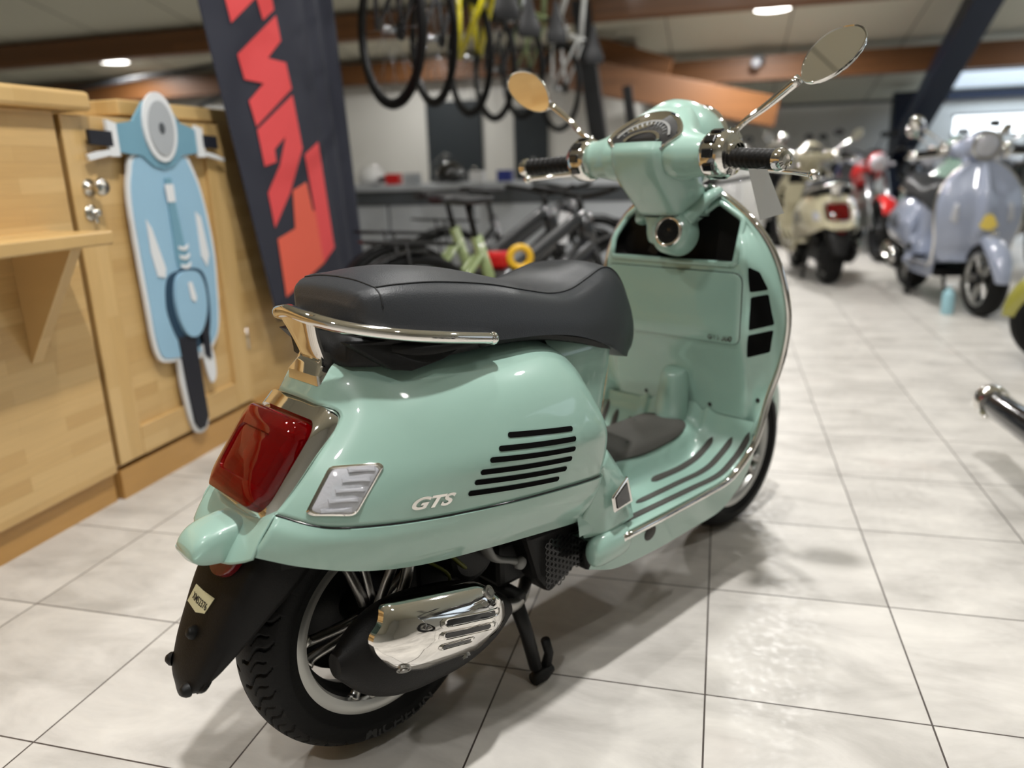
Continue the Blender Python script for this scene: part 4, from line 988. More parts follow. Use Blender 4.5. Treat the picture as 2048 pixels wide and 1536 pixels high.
# cabinet with framed door
cab = empty('door_cabinet', (XF, .99, 0), label='oak cabinet with a framed panel door carrying the blue scooter cut-out', cat='cabinet')
bC = (XF, .99, 0); y0, y1 = .600, 1.372
part(G().box((XF - .33, (y0 + y1) / 2, .66), (.62, y1 - y0, 1.10)), 'carcass', M['wood_h'], cab, bC, smooth=False)
part(G().box((XF - .30, (y0 + y1) / 2, .05), (.585, y1 - y0, .10)), 'plinth', M['wood_pl'], cab, bC, smooth=False)
dr = part(G().box((XF - .022, (y0 + y1) / 2, .66), (.014, y1 - y0 - .2, .9)), 'door', M['wood_h'], cab, bC, smooth=False)
for yy in (y0 + .055, y1 - .055): part(G().box((XF - .012, yy, .665), (.026, .11, 1.09)), 'door_stile', M['wood_v'], dr, bC, smooth=False, bevel=.003)
for zz, hh in ((1.152, .115), (.168, .10)): part(G().box((XF - .012, (y0 + y1) / 2, zz), (.026, y1 - y0 - .224, hh)), 'door_rail', M['wood_h'], dr, bC, smooth=False, bevel=.003)
k = G().lathe([(.0, .0), (.026, 0), (.026, .006), (.012, .010), (.011, .030), (.022, .036), (.027, .046), (.022, .058), (0, .060)], (XF, .665, 1.000), (1, 0, 0), 24)
part(k, 'knob', M['brass'], dr, bC)
k = G().lathe([(0, 0), (.024, 0), (.024, .005), (.008, .008), (0, .008)], (XF, .655, .925), (1, 0, 0), 24).box((XF + .02, .655, .915), (.004, .012, .04)).ball((XF + .03, .655, .925), (.006, .012, .012))
part(k, 'lock', M['brass'], dr, bC)
part(G().tube([(XF + .0, 1.376, .33), (XF + .0, 1.376, .42)], .006, 8), 'hinge', M['brass'], dr, bC)
# neighbour cabinet beyond the banner
cab2 = empty('side_cabinet', (XF, 2.2, 0), label='plain oak cabinet behind the black banner', cat='cabinet')
bE = (XF, 2.2, 0)
part(G().box((XF - .33, 1.85, .66), (.62, .93, 1.12)), 'carcass', M['wood_h'], cab2, bE, smooth=False, bevel=.004)
part(G().box((XF - .30, 1.85, .05), (.585, .92, .10)), 'plinth', M['wood_pl'], cab2, bE, smooth=False)
part(G().box((XF - .30, 1.60, 1.245), (.56, 1.46, .05)), 'worktop', M['wood_t'], cab2, bE, smooth=False, bevel=.006)
# ---------- scooter cut-out, printed board fixed to the door
cut = empty('scooter_cutout', (XF, .99, 0), label='flat light blue scooter-shaped display board on the cabinet door', cat='display board')
def flat(name, pts, m, depth, th, par=cut, sm=0.0, label=None):
    pts = [(a, b) for a, b in pts]
    if sm: q = catm([(a, b, 0) for a, b in pts], 5, True); pts = [(v.x, v.y) for v in q]
    g = G().prism([(depth, a - .99, b) for a, b in pts], (th, 0, 0)); return g.build(name, M[m], par, smooth=False, label=label)
flat('board_edge', [(.87, 1.105), (.825, 1.04), (.806, .96), (.806, .80), (.812, .62), (.816, .48), (.838, .415), (.90, .395), (.925, .392), (.925, .30), (.945, .155), (.975, .106), (1.02, .105), (1.045, .15), (1.035, .30), (1.04, .37), (1.10, .385), (1.16, .43), (1.19, .50), (1.205, .62), (1.215, .76), (1.19, .95), (1.15, 1.06), (1.10, 1.105)], 'cut_white', .004, .012, sm=1)
flat('front_shield', [(.885, 1.095), (.838, 1.035), (.820, .95), (.820, .80), (.826, .62), (.830, .49), (.85, .425), (.91, .408), (1.0, .402), (1.08, .402), (1.15, .44), (1.176, .51), (1.19, .62), (1.198, .76), (1.176, .94), (1.135, 1.05), (1.08, 1.098)], 'cut_blue', .016, .004, sm=1)
flat('wheel_arch', [(.90, .60), (.91, .53), (.94, .46), (1.0, .42), (1.08, .43), (1.12, .48), (1.135, .57), (1.13, .66), (1.09, .70), (.99, .705), (.925, .685)], 'cut_deep', .020, .003, sm=1)
flat('fender', [(.94, .62), (.945, .54), (.975, .48), (1.02, .462), (1.065, .485), (1.10, .55), (1.105, .63), (1.08, .685), (1.02, .70), (.965, .685)], 'cut_blue', .023, .012, sm=1)
flat('tyre', [(.935, .475), (.945, .30), (.958, .15), (.98, .118), (1.01, .118), (1.035, .155), (1.03, .30), (1.025, .47)], 'cut_black', .018, .008)
flat('brake', [(1.05, .47), (1.065, .33), (1.085, .27), (1.115, .29), (1.12, .36), (1.105, .42), (1.09, .47)], 'cut_white', .017, .006, sm=1)
flat('fork_leg', [(1.06, .50), (1.065, .38), (1.095, .36), (1.105, .50), (1.10, .58), (1.085, .60)], 'cut_black', .024, .005)
flat('handlebar_cover', [(.765, 1.175), (.80, 1.19), (.87, 1.20), (.93, 1.262), (.99, 1.292), (1.05, 1.262), (1.10, 1.205), (1.16, 1.19), (1.20, 1.175), (1.21, 1.11), (1.15, 1.10), (1.09, 1.095), (1.04, 1.06), (.99, 1.05), (.94, 1.06), (.89, 1.095), (.82, 1.10), (.775, 1.105)], 'cut_blue2', .016, .010)
flat('headlamp_ring', [(.99 + .082 * math.cos(a), 1.185 + .112 * math.sin(a)) for a in [2 * PI * i / 28 for i in range(28)]], 'cut_white', .026, .008)
flat('headlamp', [(.99 + .062 * math.cos(a), 1.182 + .088 * math.sin(a)) for a in [2 * PI * i / 28 for i in range(28)]], 'counter', .034, .004)
flat('headlamp_bulb', [(.99 + .014 * math.cos(a), 1.182 + .018 * math.sin(a)) for a in [2 * PI * i / 12 for i in range(12)]], 'countd', .038, .002)
for a, b in ((.672, .765), (1.215, 1.30)): 
    flat('grip', [(a, 1.125), (b, 1.12), (b, 1.165), (a, 1.168)], 'cut_black', .018, .012)
flat('lever', [(.655, 1.095), (.70, 1.105), (.765, 1.112), (.775, 1.098), (.70, 1.085), (.66, 1.078)], 'cut_white', .018, .010)
flat('lever', [(1.335, 1.085), (1.28, 1.10), (1.21, 1.112), (1.205, 1.098), (1.28, 1.085), (1.33, 1.075)], 'cut_white', .018, .010)
for a in (.770, 1.20): flat('switch_block', [(a - .02, 1.09), (a + .02, 1.09), (a + .02, 1.19), (a - .02, 1.20)], 'cut_white', .017, .012)
flat('nose_tie', [(.985, 1.02), (1.015, 1.02), (1.02, .93), (1.035, .80), (1.05, .74), (1.03, .71), (.99, .715), (.985, .75), (.985, .90)], 'cut_blue2', .020, .006)
flat('badge', [(.975, 1.0), (1.02, 1.0), (1.02, .94), (.98, .94)], 'cut_white', .026, .002)
for k in range(3): flat('louvre', [(1.0, .790 - .032 * k), (1.03, .783 - .032 * k), (1.055, .792 - .032 * k), (1.05, .778 - .032 * k), (1.03, .770 - .032 * k), (1.0, .778 - .032 * k)], 'cut_white', .026, .003)
flat('indicator', [(.865, .89), (.885, .86), (.925, .72), (.915, .69), (.88, .70), (.865, .78)], 'cut_white', .020, .004)
flat('indicator', [(1.125, .90), (1.15, .88), (1.17, .74), (1.15, .70), (1.125, .74)], 'cut_white', .020, .004)
flat('fender_crest', [(1.01, .66), (1.03, .66), (1.045, .60), (1.035, .585), (1.015, .60)], 'cut_white', .036, .003)

# ---------- banner
ban = empty('banner', (-1.78, 1.85, 0), label='tall black fabric banner with red lettering between the cabinet and the bicycles', cat='banner')
def banp(y, z):   # banner surface: slight folds on its right-hand side
    t = max(0, min(1, (z - .40) / 2.2)); yl = 1.475 - .228 * (z - .42); yr = 2.335 - .086 * (z - .42)
    q = (y - yl) / (yr - yl); fold = max(0, (q - .62) / .38)
    return (.018 * math.sin(fold * 15.0) * fold + .006 * math.sin(q * 4), y - 1.85, z)
rows = []
for i in range(26):
    z = .43 + 2.1 * i / 25; yl = 1.475 - .228 * (z - .42); yr = 2.335 - .086 * (z - .42)
    rows.append([banp(yl + (yr - yl) * j / 60, z) for j in range(61)])
G().grid(rows).build('cloth', M['banner'], ban, solid=.002)
def from_px(poly, m, depth=.004, nm='lettering'):
    # poly in metres on the banner plane (y, z)
    g = G(); n = len(poly); f = [Vector(banp(a, b)) + Vector((depth, 0, 0)) for a, b in poly]
    g.add(f, [tuple(range(n))]); return g.build(nm, M[m], ban, smooth=False, solid=.001)
for poly, m in BAN: from_px(poly, m)
G().tube([(-.01, 2.345 - 1.85, .36), (-.01, 2.345 - .19 - 1.85, 2.56)], .012, 10).build('pole', M['strut'], ban)
G().box((.12, .06, .02), (.16, .55, .04)).tube([(-.0, .1, .03), (-.012, .49, .40)], .012).build('foot', M['strut'], ban)

# ------------------------------------------------------------------ service counter in the middle distance
cn = empty('service_counter', (-2.0, 4.9, 0), label='grey service counter with pale front panels behind the bicycles', cat='counter')
part(G().box((-2.0, 5.2, .885), (3.1, .7, .05)), 'countertop', M['counter'], cn, (-2.0, 4.9, 0), smooth=False, bevel=.006)
part(G().box((-2.0, 5.2, .80), (3.0, .64, .12)), 'counter_frame', M['countd'], cn, (-2.0, 4.9, 0), smooth=False)
for i in range(4):
    part(G().box((-3.12 + .75 * i, 4.9, .40), (.73, .03, .68)), 'front_panel', M['counter'], cn, (-2.0, 4.9, 0), smooth=False, bevel=.006)
part(G().box((-2.0, 5.2, .37), (2.98, .56, .72)), 'carcass', M['countd'], cn, (-2.0, 4.9, 0), smooth=False)
M['frame_black'] = mat('bicycle_paint_black', srgb(34, 35, 38), .35, coat=.6)
M['frame_green'] = mat('bicycle_paint_olive', srgb(128, 142, 96), .4, coat=.6)
M['frame_yellow'] = mat('bicycle_paint_yellow', srgb(222, 208, 30), .35, coat=.8)
M['frame_grey'] = mat('bicycle_paint_grey', srgb(110, 114, 122), .35, coat=.8)
M['frame_white'] = mat('bicycle_paint_white', srgb(215, 216, 214), .35, coat=.8)
M['saddle'] = mat('saddle_vinyl', srgb(36, 36, 38), .55)
M['alu'] = mat('aluminium', srgb(168, 170, 172), .3, 1.0)
for nm, c in (('mc_red', (205, 30, 32)), ('mc_blue', (30, 52, 128)), ('mc_black', (24, 24, 26)), ('mc_white', (222, 222, 222)), ('sc_grey', (150, 158, 178)), ('sc_mint', (176, 210, 196)), ('sc_yellow', (150, 146, 62)), ('sc_cream', (186, 178, 150)), ('sc_white', (226, 226, 226))):
    M[nm] = mat(nm + '_paint', srgb(*c), .3, coat=1.0, var=.02, vscale=3)

def bike_wheel(parent, x, R=.345, wd=.045, spokes=True):
    k = 10; g = G().lathe([(R - .022 - .022 * math.cos(2 * PI * i / k) * -1, wd / 2 * math.sin(2 * PI * i / k)) for i in range(k + 1)], (x, 0, R), n=40)
    w = g.build('wheel', M['rubber'], parent)
    g = G().lathe([(R - .048, -.011), (R - .038, -.013), (R - .038, .013), (R - .048, .011), (R - .048, -.011)], (x, 0, R), n=40); g.build('rim', M['strut'], w)
    g = G().lathe([(0, -.045), (.02, -.04), (.016, 0), (.02, .04), (0, .045)], (x, 0, R), n=12)
    for i in range(20):
        a = 2 * PI * i / 20; s = .03 * (1 if i % 2 else -1)
        g.tube([(x + .018 * math.cos(a), s, R + .018 * math.sin(a)), (x + (R - .045) * math.cos(a + .1), 0, R + (R - .045) * math.sin(a + .1))], .0012, 4)
    g.build('spokes', M['alu'], w)
    return w

def make_bicycle(name, frame, ebike=False, bar='straight'):
    r = empty(name); R = .345; wd = .055 if ebike else .04
    bike_wheel(r, 0, R, wd); bike_wheel(r, 1.08, R, wd)
    t = .026 if ebike else .016; F = M[frame]
    g = G(); bb = (.44, 0, .30); st = (.30, 0, .74); ht = (.86, 0, .80); hb = (.90, 0, .66)
    if name == 'hanging_bicycle': t = .036 if frame == 'frame_yellow' else .021
    g.tube([bb, st], t, 10).tube([(.31, 0, .70) if not ebike else (.38, 0, .52), ht], t * .9, 10).tube([bb, hb], t * (1.9 if ebike else 1.15), 10).tube([hb, ht], t * 1.2, 10)
    for s in (1, -1): g.tube([(.44, .03 * s, .30), (0, .065 * s, R)], t * .55, 8).tube([(.31, .02 * s, .70), (0, .065 * s, R)], t * .5, 8)
    if ebike:
        g = G().tube([bb, st], t, 10).tube([bb, (.62, 0, .45)], t * 1.9, 10)
        for s in (1, -1): g.tube([(.44, .03 * s, .30), (0, .065 * s, R)], t * .6, 8).tube([(.31, .02 * s, .66), (0, .065 * s, R)], t * .6, 8)
    fr = g.build('frame', F, r)
    if ebike: G().tube([(.38, 0, .52), (.62, 0, .66), ht], t * 1.2, 10, smooth=4).tube([(.58, 0, .42), hb], t * 2.0, 10).tube([hb, ht], t * 1.5, 10).build('top_tube', M['frame_black'], fr)
    if ebike: G().box((.66, 0, .48), (.36, .07, .075), Matrix.Rotation(-.66, 3, 'Y')).build('battery', M['black'], fr, smooth=False, bevel=.015)
    g = G()
    for s in (1, -1): g.tube([(.895, .045 * s, .64), (.95, .05 * s, .50), (1.08, .055 * s, R)], [.019, .016, .012], 8)
    g.tube([(.86, 0, .80), (.905, 0, .64)], .02, 8); g.build('fork', M['black'] if frame != 'frame_white' else F, r)
    g = G().tube([(.30, 0, .72), (.265, 0, .88)], .014, 8); g.build('seat_post', M['black'], r)
    sd = []
    for x, w, z, h in ((.12, .075, .915, .03), (.17, .08, .918, .035), (.24, .055, .908, .035), (.32, .026, .905, .03), (.385, .016, .90, .02)):
        sd.append([(x, w * math.cos(a), z - h / 2 + h / 2 * math.sin(a) * 1.2) for a in [2 * PI * i / 10 for i in range(10)]])
    G().grid(loft(sd, 3, 2, True), True, True).build('saddle', M['saddle'], r)
    g = G().tube([(.855, 0, .79), (.84, 0, .88)], .016, 8)
    if bar == 'straight': g.tube([(.80, -.32, .92), (.85, -.18, .90), (.86, 0, .88), (.85, .18, .90), (.80, .32, .92)], .012, 8, smooth=3)
    else:
        for s in (1, -1): g.tube([(.85, 0, .88), (.86, .2 * s, .88), (.93, .215 * s, .87), (.95, .22 * s, .80), (.88, .225 * s, .76)], .012, 8, smooth=3)
    hbm = g.build('handlebar', M['black'], r)
    g = G().lathe([(.085, -.004), (.095, -.004), (.095, .004), (.085, .004), (.085, -.004)], (.44, -.05, .30), n=24).tube([(.44, -.06, .30), (.52, -.075, .16)], .010, 8).tube([(.44, .06, .30), (.36, .075, .44)], .010, 8).box((.52, -.11, .155), (.08, .07, .015)).box((.36, .11, .445), (.08, .07, .015))
    g.build('crankset', M['alu'], r, smooth=False)
    G().tube([(.44, -.05, .39), (.22, -.05, .40), (0, -.05, R + .04)], .004, 6).tube([(.44, -.05, .21), (.05, -.05, .25), (0, -.05, R - .04)], .004, 6).lathe([(.0, -.06), (.045, -.06), (.04, -.045), (0, -.045)], (0, 0, R), n=16).tube([(0, -.06, R - .04), (.02, -.06, .2)], .012, 6).build('chain', M['strut'], r)
    if ebike:
        for x in (0, 1.08):
            rr = []; g = G()
            for k in range(8):
                a = math.radians((-70 if x == 0 else -35) + 105 * k / 7 - (25 if x == 0 else 15)); rr.append([(x + (R + .02) * math.sin(a), y, R + (R + .02 - abs(y) * .3) * math.cos(a)) for y in (-.032, 0, .032)])
            g.grid(rr); g.build('mudguard', M['black'], r, solid=.002)
        G().tube([(.18, .05, .72), (-.2, .06, .75)], .006, 6).tube([(.18, -.05, .72), (-.2, -.06, .75)], .006, 6).tube([(-.2, -.06, .75), (-.2, .06, .75)], .006, 6).tube([(-.05, .06, .75), (0, .07, R)], .006, 6).tube([(-.05, -.06, .75), (0, -.07, R)], .006, 6).build('carrier', M['black'], r)
    return r

def make_motorcycle(name, pm, ext=0.0):
    r = empty(name); P = M[pm]
    for x, W, nm in ((0, .17, 'rear_wheel'), (1.42, .13, 'front_wheel')):
        h = W / 2; R = .315
        w = G().lathe([(.225, -h * .7), (.25, -h), (.285, -h * .95), (R, -h * .3), (R, h * .3), (.285, h * .95), (.25, h), (.225, h * .7)], (x, 0, R), n=44).build(nm, M['rubber'], r)
        g = G().lathe([(.215, -h * .6), (.228, -h * .72), (.228, h * .72), (.215, h * .6), (.215, -h * .6)], (x, 0, R), n=36).lathe([(0, -.05), (.04, -.05), (.04, .05), (0, .05)], (x, 0, R), n=14)
        for k in range(5):
            for dd in (-.12, .12): g.tube([(x + .03 * math.cos(2 * PI * k / 5), 0, R + .03 * math.sin(2 * PI * k / 5)), (x + .22 * math.cos(2 * PI * k / 5 + dd), 0, R + .22 * math.sin(2 * PI * k / 5 + dd))], .010, 6)
        g.build('rim', M['strut'], w)
        G().lathe([(.08, .055), (.15, .055), (.15, .06), (.08, .06), (.08, .055)], (x, 0, R), n=30).build('brake_disc', M['alu'], w)
    g = G()
    for s in (1, -1): g.tube([(1.02, .09 * s, .86), (1.42, .09 * s, .33)], [.026, .022], 10)
    g.build('fork', M['alu'], r)
    G().box((.62, 0, .42), (.44, .26, .30)).box((.60, 0, .60), (.26, .30, .12)).lathe([(0, -.19), (.10, -.19), (.11, -.15), (.11, .15), (.10, .19), (0, .19)], (.55, 0, .38), n=20).build('engine', M['steel'], r, smooth=False, bevel=.02)
    G().tube([(.95, 0, .84), (.70, 0, .74), (.45, 0, .66), (.38, 0, .36), (0, .0, .33)], .026, 8).tube([(.95, 0, .80), (.88, 0, .45), (.6, 0, .24)], .022, 8).tube([(.42, 0, .68), (-.12, 0, .80)], .02, 8).build('frame', M['strut'], r)
    tk = []
    for x, w, zt, zb in ((.42, .07, .80, .70), (.50, .11, .86, .68), (.62, .145, .94, .70), (.76, .15, .98, .74), (.88, .12, .97, .80), (.95, .05, .93, .85)):
        tk.append([(x, w * math.cos(a), (zt + zb) / 2 + (zt - zb) / 2 * math.sin(a)) for a in [2 * PI * i / 14 for i in range(14)]])
    G().grid(loft(tk, 4, 2, True), True, True).build('fuel_tank', P, r)
    se = []
    for x, w, zt, zb in ((-.22, .05, .95, .88), (-.12, .10, .93, .84), (.05, .13, .87, .78), (.22, .15, .81, .73), (.38, .12, .81, .72), (.47, .07, .84, .74)):
        se.append([(x, w * math.cos(a), (zt + zb) / 2 + (zt - zb) / 2 * math.sin(a)) for a in [2 * PI * i / 12 for i in range(12)]])
    G().grid(loft(se, 4, 2, True), True, True).build('seat', M['saddle'], r)
    tl = []
    for x, w, zt, zb in ((-.30, .04, .93, .86), (-.2, .08, .92, .80), (0, .12, .84, .70), (.25, .11, .74, .62)):
        tl.append([(x, w * math.cos(a), (zt + zb) / 2 + (zt - zb) / 2 * math.sin(a)) for a in [2 * PI * i / 12 for i in range(12)]])
    tu = G().grid(loft(tl, 4, 2, True), True, True).build('tail_fairing', P, r)
    G().box((-.305, 0, .885), (.03, .09, .04)).build('tail_light', M['redglow'], tu, smooth=False, bevel=.008)
    G().prism([(-.22, -.07, .80), (-.36, -.06, .52), (-.35, .06, .52), (-.22, .07, .80)], (.012, 0, 0)).build('rear_mudguard', M['black'], r, smooth=False)
    fd = []
    for k in range(7):
        a = math.radians(-50 + 110 * k / 6); fd.append([(1.42 + .335 * math.sin(a), y, .315 + (.335 - abs(y) * .4) * math.cos(a)) for y in (-.075, -.04, 0, .04, .075)])
    G().grid(loft(fd, 3, 2)).build('front_mudguard', P, r, solid=.003)
    g = G().tube([(.86, -.36, 1.06), (.95, -.22, 1.08), (1.0, -.08, 1.02), (1.0, .08, 1.02), (.95, .22, 1.08), (.86, .36, 1.06)], .013, 8, smooth=4).tube([(.99, -.1, .90), (1.0, -.08, 1.02)], .02, 8).tube([(.99, .1, .90), (1.0, .08, 1.02)], .02, 8)
    hb = g.build('handlebar', M['strut'], r)
    for s in (1, -1):
        G().tube([(.93, .26 * s, 1.07), (.92, .30 * s, 1.17), (.90, .34 * s, 1.24)], .007, 8).ball((.895, .355 * s, 1.262), (.012, .055, .034)).build('mirror', M['black'], r)
        G().tube([(.91, .24 * s, 1.07), (.85, .37 * s, 1.055)], .018, 8).build('grip', M['black'], hb)
        G().ball((1.04, .15 * s, .93), (.035, .025, .02)).tube([(1.03, .06 * s, .92), (1.04, .15 * s, .93)], .008, 6).build('indicator', M['clear'], r)
    G().ball((1.08, 0, .95), (.09, .095, .10)).build('headlight_shell', P, r)
    G().lathe([(0, .085), (.06, .075), (.085, .05), (.09, .03)], (1.09, 0, .95), (1, 0, -.1), 24).build('headlight', M['clear'], r)
    sl = G().tube([(.80, -.12, .30), (.60, -.17, .20), (.38, -.19, .24)], [.024, .026, .03], 12, smooth=4).tube([(.38, -.19, .24), (.30, -.195, .27 - ext * .12), (-.18 - ext, -.215, .36 - ext * .32), (-.21 - ext, -.216, .367 - ext * .33)], [.032, .05, .052 - .008 * (ext > 0), .045 - .01 * (ext > 0)], 20)
    ex = sl.build('exhaust', M['gloss'], r)
    G().lathe([(.050, -.01), (.054, 0), (.054, .03), (.050, .035)], (-.18 - ext, -.215, .36 - ext * .32), (-.98, -.03, .19), 24).lathe([(.028, 0), (.030, .045), (.024, .045), (.022, 0)], (-.19 - ext, -.215, .362 - ext * .32), (-.98, -.03, .19), 20).build('end_cap', M['chrome'], ex)
    G().tube([(.42, .13, .26), (.36, .30, .015)], .012, 8).ball((.36, .30, .012), (.03, .02, .01)).build('side_stand', M['strut'], r)
    return r

def place(proto, first, loc, rz, label, cat, group=None, swap=None, skip=(), name=None, tilt=None):
    o = proto if first else copy_tree(proto, None, swap, skip)
    if name: o.name = name
    o.location = loc; o.rotation_euler = (0, tilt or 0, rz)
    for k in ('label', 'category', 'group'):
        if k in o: del o[k]
    tag(o, label, cat, group); return o

# ------------------------------------------------------------------ THE mint scooter
H = 1.02; OX, OY = -1.483 * S, -.527 * S
FX = 1.20
main = empty('motor_scooter', (OX, OY, 0), H, label='large glossy mint green motor scooter in the foreground, seen from behind', cat='scooter')
build_scooter(main)
for o in list(bpy.data.objects):
    pass
# swing tag hanging from its right lever
tg = empty('price_tag', (0, 0, 0), label='long grey paper tag hanging from the right handlebar of the mint scooter', cat='tag')
def LW(p): c, s = math.cos(H), math.sin(H); return Vector((OX + p[0] * c - p[1] * s, OY + p[0] * s + p[1] * c, p[2]))
cn_ = [(.742, -.303, 1.000), (.750, -.338, .998), (.818, -.342, .912), (.806, -.298, .898)]
a, b, c_, d_ = [LW(p) for p in cn_]
tg.location = a
G().prism([p - a for p in (a, b, c_, d_)], (0.0008, 0.0008, 0)).build('card', M['paper'], tg, smooth=False)
G().tube([LW((.85, -.30, 1.0)) - a, LW((.80, -.325, 1.005)) - a, (a + b) / 2 - a], .001, 6).build('string', M['ink'], tg)

index_kids()
def paint_of(m): return {'mint_paint': M[m]}
SKIP = ('handwriting', 'tape_label', 'badge', 'dial_tick', 'honeycomb_guard', 'seat_seam', 'screw', 'seam', 'switch_button')
place(main, False, (.87, 5.55, 0), math.radians(97), 'cream motor scooter with a red tail lamp, seen from behind', 'scooter', swap=paint_of('sc_cream'), skip=SKIP)
gs = place(main, False, (1.46, 5.36, 0), math.radians(-82), 'blue-grey motor scooter facing the camera with a yellow sticker on its nose', 'scooter', swap=paint_of('sc_grey'), skip=SKIP)
place(main, False, (1.90, 7.35, 0), math.radians(-86), 'pale mint motor scooter facing the camera behind the blue-grey one', 'scooter', swap=paint_of('sc_mint'), skip=SKIP)
place(main, False, (2.80, 2.68, 0), math.radians(172), 'olive yellow motor scooter cut off by the right edge, front wheel in view', 'scooter', swap=paint_of('sc_yellow'), skip=SKIP)
place(main, False, (.06, 7.75, 0), math.radians(-84), 'white motor scooter facing the camera behind the leg shield of the mint one', 'scooter', swap=paint_of('sc_white'), skip=SKIP)
# yellow sticker on the blue-grey nose
st = empty('round_sticker', label='yellow tag stuck on the nose of the blue-grey scooter', cat='sticker')
Mg = Matrix.Translation(Vector((1.46, 5.36, 0))) @ Matrix.Rotation(math.radians(-82), 4, 'Z')
st.location = Mg @ Vector((1.16, 0, .60))
G().prism([Mg.to_3x3() @ Vector((0, .055 * math.cos(a) * (1.1 if math.sin(a) < 0 else .75), .05 * math.sin(a) - .01)) for a in [2 * PI * i / 20 for i in range(20)]], Mg.to_3x3() @ Vector((.002, 0, 0))).build('card', mat('yellow_card', srgb(226, 200, 96), .6), st, smooth=False)

# ------------------------------------------------------------------ motorcycles
mp = make_motorcycle('motorcycle', 'mc_black'); index_kids()
def mcs(m): return {'mc_black_paint': M[m]}
place(mp, True, (.62, 10.05, 0), math.radians(-89), 'black motorcycle in the back row behind the cream scooter', 'motorcycle')
place(mp, False, (2.30, 10.05, 0), math.radians(-90), 'black motorcycle in the back row under the slanting blue rafter', 'motorcycle')
place(mp, False, (1.50, 10.3, 0), math.radians(-88), 'dark blue motorcycle in the back row right of the cream scooter', 'motorcycle', swap=mcs('mc_blue'))
place(mp, False, (1.40, 8.5, 0), math.radians(-85), 'red motorcycle standing left of the blue-grey scooter', 'motorcycle', swap=mcs('mc_red'))
place(mp, False, (3.1, 10.1, 0), math.radians(-92), 'white motorcycle at the right of the back row, below the strip window', 'motorcycle', swap=mcs('mc_white'))
place(mp, False, (-.28, 10.1, 0), math.radians(-86), 'black motorcycle farthest left of the back row, beside the timber brace', 'motorcycle')
place(mp, False, (2.75, 7.7, 0), math.radians(-94), 'black motorcycle behind the right shoulder of the blue-grey scooter', 'motorcycle')
mq = make_motorcycle('motorcycle', 'mc_black', .42)
place(mq, True, (1.142, .795, 0), math.radians(-85), 'motorcycle beyond the right edge, only its long black silencer showing', 'motorcycle')
# ------------------------------------------------------------------ standing electric bicycles
eb = make_bicycle('electric_bicycle', 'frame_green', True); index_kids()
place(eb, True, (-1.22, 1.62, 0), math.radians(46), 'olive green electric bicycle nearest the banner, behind the scooter seat', 'bicycle', 'electric bicycles')
place(eb, False, (-1.50, 2.15, 0), math.radians(46), 'olive electric bicycle parked in the second row behind the first', 'bicycle', 'electric bicycles')
place(eb, False, (-1.55, 3.0, 0), math.radians(46), 'black electric bicycle nearest the grey service counter', 'bicycle', 'electric bicycles', swap={'bicycle_paint_olive': M['frame_black']})
place(eb, False, (-.40, 2.75, 0), math.radians(72), 'grey electric bicycle half hidden by the steering neck of the mint scooter', 'bicycle', 'electric bicycles', swap={'bicycle_paint_olive': M['frame_grey']})
# ------------------------------------------------------------------ bicycles hanging by the front wheel
hb = make_bicycle('hanging_bicycle', 'frame_black', False, 'drop'); hy = make_bicycle('hanging_bicycle', 'frame_yellow', False); index_kids()
row = [((-1.50, 2.22), 1.64, 'frame_black', 'black bicycle hung nearest the banner, leftmost of the hanging row', 138),
       ((-1.53, 2.86), 1.69, 'frame_grey', 'grey bicycle second from the banner in the hanging row', 130),
       ((-1.53, 3.50), 1.67, 'frame_yellow', 'yellow framed bicycle in the hanging row', 130),
       ((-1.55, 4.12), 1.67, 'frame_black', 'black bicycle hanging just beyond the yellow one', 130),
       ((-1.50, 4.72), 1.71, 'frame_green', 'olive bicycle in the far half of the hanging row', 130),
       ((-1.33, 5.28), 1.63, 'frame_white', 'white framed bicycle farthest from the banner in the hanging row', 130)]
for i, ((x, y), z, f, lab, dg) in enumerate(row):
    a = math.radians(dg)
    o = place(hy if f == 'frame_yellow' else hb, i == 0 or f == 'frame_yellow', (x + .345 * math.cos(a) , y + .345 * math.sin(a), z), a, lab, 'bicycle', 'bicycles hanging from the rail', swap={'bicycle_paint_black': M[f]} if i and f != 'frame_yellow' else None, tilt=-PI / 2)
rl = empty('hanging_rail', (-1.6, 3.9, 2.98), label='black overhead rail from which the bicycles hang', cat='rail')
g = G().tube([(-.02, -2.0, 0), (-.15, .3, 0), (.22, 2.1, 0)], .025, 10, smooth=6)
for y in (-1.8, 0, 1.9): g.tube([(-.1 + .05 * abs(y), y, 0), (-.1 + .05 * abs(y), y, roofz(3.9 + y) - 2.98)], .012, 8)
g.build('rail_tube', M['strut'], rl)
g = G()
for (x, y), z, f, lab, dg in row:
    a = math.radians(dg); cx = x + 1.6 ; cy = y - 3.9 ; zt = z + 1.08 + .31 - 2.98
    g.tube([(cx, cy, .0), (cx, cy, zt + .02), (cx, cy, zt - .01)], .006, 6)
g.build('hook', M['alu'], rl)

# ------------------------------------------------------------------ small things
def simple(name, g, m, loc, label, cat, group=None, **k):
    o = g.build(name, M[m] if isinstance(m, str) else m, **k); o.location = loc; return tag(o, label, cat, group)
bt = empty('spray_bottle', (1.446, 4.217, 0), label='pale blue spray bottle standing on the floor by the blue-grey scooter', cat='bottle')
bm_ = mat('pale_blue_plastic', srgb(170, 214, 226), .3, trans=.2)
G().lathe([(0, 0), (.036, 0), (.038, .01), (.038, .12), (.030, .15), (.014, .165), (.013, .18)], (0, 0, 0), (0, 0, 1), 20).build('bottle_body', bm_, bt)
G().box((.01, 0, .195), (.07, .022, .03)).tube([(.03, 0, .185), (.04, 0, .16)], .005, 6).build('spray_head', M['cut_white'], bt, smooth=False, bevel=.006)
